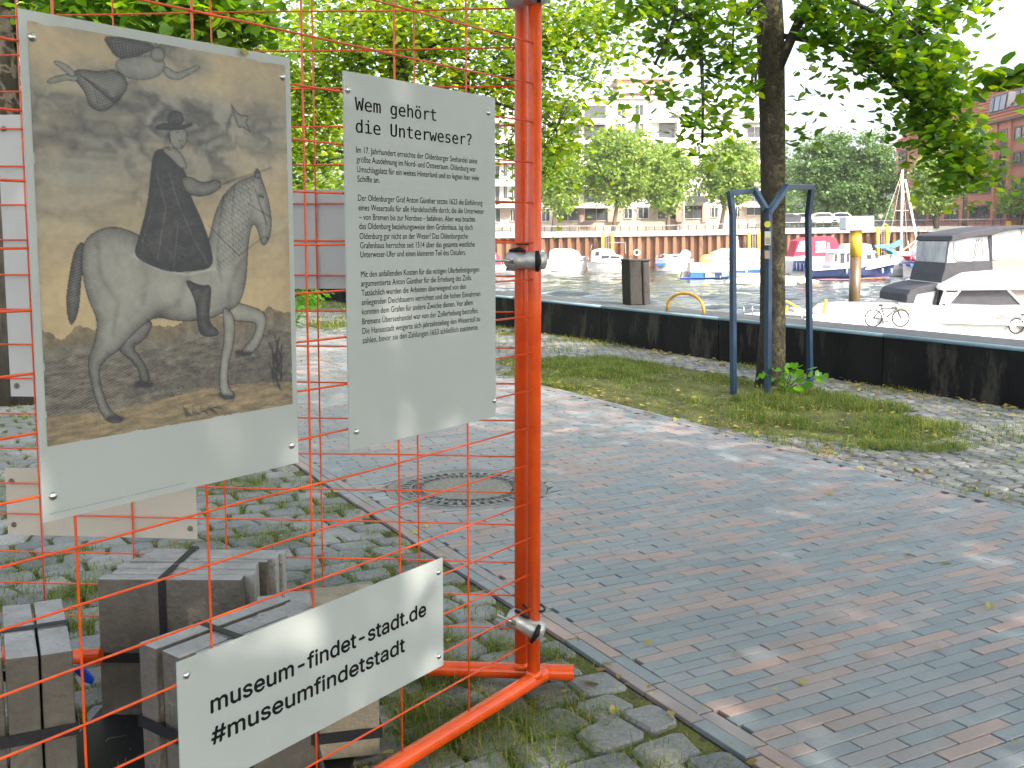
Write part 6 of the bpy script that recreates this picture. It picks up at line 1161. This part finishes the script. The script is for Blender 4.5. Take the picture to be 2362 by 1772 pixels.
# 10 near white boat with bicycle
Y = 35.5; t = boatt('long low white boat nearest the quay wall with a bicycle lying on its deck', 2150, Y, 'boat', 'flat_deck_boat'); hull(t, 1800, 2620, 722, 742, 800, Y, 4.6, 'l', GEL, stripe=GEL, rake=.05)
side(t, 'deck_house', [(1880, 722), (1902, 703), (1950, 699), (2110, 702), (2240, 712), (2440, 722), (2440, 750), (1880, 745)], Y+.8, 1.6, GEL, bevel=.04); side(t, 'solar_panel', [(1914, 731), (1930, 726), (2000, 728), (2002, 742), (1960, 743), (1935, 740)], Y-.9, .05, SOLAR)
side(t, 'side_coaming', [(1850, 748), (1880, 728), (2440, 742), (2440, 790), (1850, 790)], Y-1.7, .8, GEL); side(t, 'rolled_tarp', [(2300, 710), (2330, 706), (2470, 700), (2470, 724), (2330, 727), (2302, 724)], Y-.5, .5, mat('pale_tarp', (.55, .60, .66), rough=.6), bevel=.06); side(t, 'dark_gap', [(2060, 708), (2112, 711), (2112, 715), (2056, 713)], Y-.1, .3, GRYC)
rail(t, [(1812, 735), (1930, 742)], Y, 4.0, 24, 20, .02); rail(t, [(1950, 722), (2250, 730)], Y, 1.4, 8, 36, .02); rail(t, [(2262, 742), (2440, 750)], Y, 4.2, 14, 30, .015)
for pl in ([(2140, 738), (2170, 728), (2210, 724), (2260, 727)], [(2300, 735), (2330, 742), (2350, 770), (2362, 790)], [(2120, 736), (2128, 745), (2160, 742)]): build('rope', MB().tube([AT(x, y, Y-2.0) for x, y in pl], .018, 5), mat('rope', (.35, .22, .10), rough=.9), t, smooth=True)
for (x, y) in ((1905, 690), (1815, 705)): build('yellow_bow_rail', MB().tube([AT(x, y, Y), AT(x-6, y+34, Y)], .05, 6), YEL, t)
build('yellow_bow_rail', MB().tube([AT(1812, 694, Y), AT(1846, 712, Y)], .035, 6), YEL, t)
# small light coloured boat in front of trunk gap
Y = 37; t = boatt('small cream open boat with equipment beside the trunk, just over the wall', 1760, Y, 'boat', 'open_boat'); hull(t, 1700, 1858, 728, 722, 800, Y, 2.2, 'l', GELD, stripe=GEL, rake=.05); side(t, 'console', [(1824, 724), (1826, 712), (1852, 712), (1854, 724)], Y, .9, GEL); rail(t, [(1702, 727), (1780, 724)], Y, 1.9, 26, 16, .018); side(t, 'locker', [(1800, 726), (1801, 718), (1818, 717), (1819, 726)], Y, .8, GRYC)
# bicycles
def bicycle(lab, cx, cy, Y, Lpx, m, grp='bicycles on the white boat'):
    k = Lpx/1.0; t = thing('bicycle', lab, 'bicycle', AT(cx, cy+18, Y), grp); P = lambda x, y: AT(cx+x*k, cy-y*k, Y); r_ = .012
    for x in (-.31, .31):
        c = P(x, .0); rr = .19*k*Y/FPX; w_ = build('wheel', MB().tube([c+Vector((cos(a)*rr, 0, sin(a)*rr)) for a in [2*pi*i/24 for i in range(25)]], .022, 6, cap=False), RUBBER, t, smooth=True)
        sp = MB()
        for i in range(10): a = 2*pi*i/10; sp.tube([c, c+Vector((cos(a)*rr, 0, sin(a)*rr))], .004, 3, cap=False)
        build('spokes', sp, SST, w_)
    f = MB()
    for a, b in (((-.31, 0), (-.05, -.02)), ((-.31, 0), (-.12, .22)), ((-.05, -.02), (-.13, .27)), ((-.05, -.02), (.20, .20)), ((-.12, .22), (.20, .22)), ((.19, .28), (.31, 0))): f.tube([P(*a), P(*b)], .022, 6)
    build('frame', f, m, t, smooth=True); build('saddle', MB().sphere(P(-.14, .29), .05*k*Y/FPX, 10, 6, (1.5, .6, .45)), RUBBER, t, smooth=True)
    build('handlebar', MB().tube([P(.19, .27), P(.17, .32), P(.23, .34), P(.27, .30)], .016, 6), RUBBER, t, smooth=True); build('crank', MB().tube([P(-.05, -.02)-Vector((0, .05, 0)), P(-.05, -.02)+Vector((0, .05, 0))], .07, 12), SST, t); build('pedal', MB().box(P(-.01, -.08), (.09, .10, .03)), RUBBER, t)
bicycle('dark bicycle with two visible wheels standing on the white boat deck', 2046, 734, 33.3, 102, mat('bike_frame_grey', (.03, .03, .035), rough=.4)); bicycle('bicycle lying partly out of view at the picture edge on the white boat', 2372, 752, 33.2, 90, mat('bike_frame_pale', (.35, .30, .26), rough=.4))
# ================================================================== AIR
bpy.context.view_layer.update(); lo = Vector((1e9,)*3); hi = Vector((-1e9,)*3)
for o in S.objects:
    if o.type != 'MESH': continue
    for c in o.bound_box:
        p = o.matrix_world @ Vector(c); lo = Vector(map(min, lo, p)); hi = Vector(map(max, hi, p))
lo -= Vector((6, 6, 1)); hi += Vector((6, 6, 3))
hz_ = MB().box((lo+hi)/2, tuple(hi-lo)); hzm = bpy.data.materials.new('haze_air'); hzm.use_nodes = True; n = hzm.node_tree.nodes; n.remove(n['Principled BSDF'])
pv = n.new('ShaderNodeVolumePrincipled'); pv.inputs['Density'].default_value = .00022; pv.inputs['Color'].default_value = (.92, .95, 1, 1); pv.inputs['Anisotropy'].default_value = .2
hzm.node_tree.links.new(pv.outputs[0], n['Material Output'].inputs['Volume']); hb = build('haze', hz_, hzm, kind='stuff')
S.cycles.volume_bounces = 0
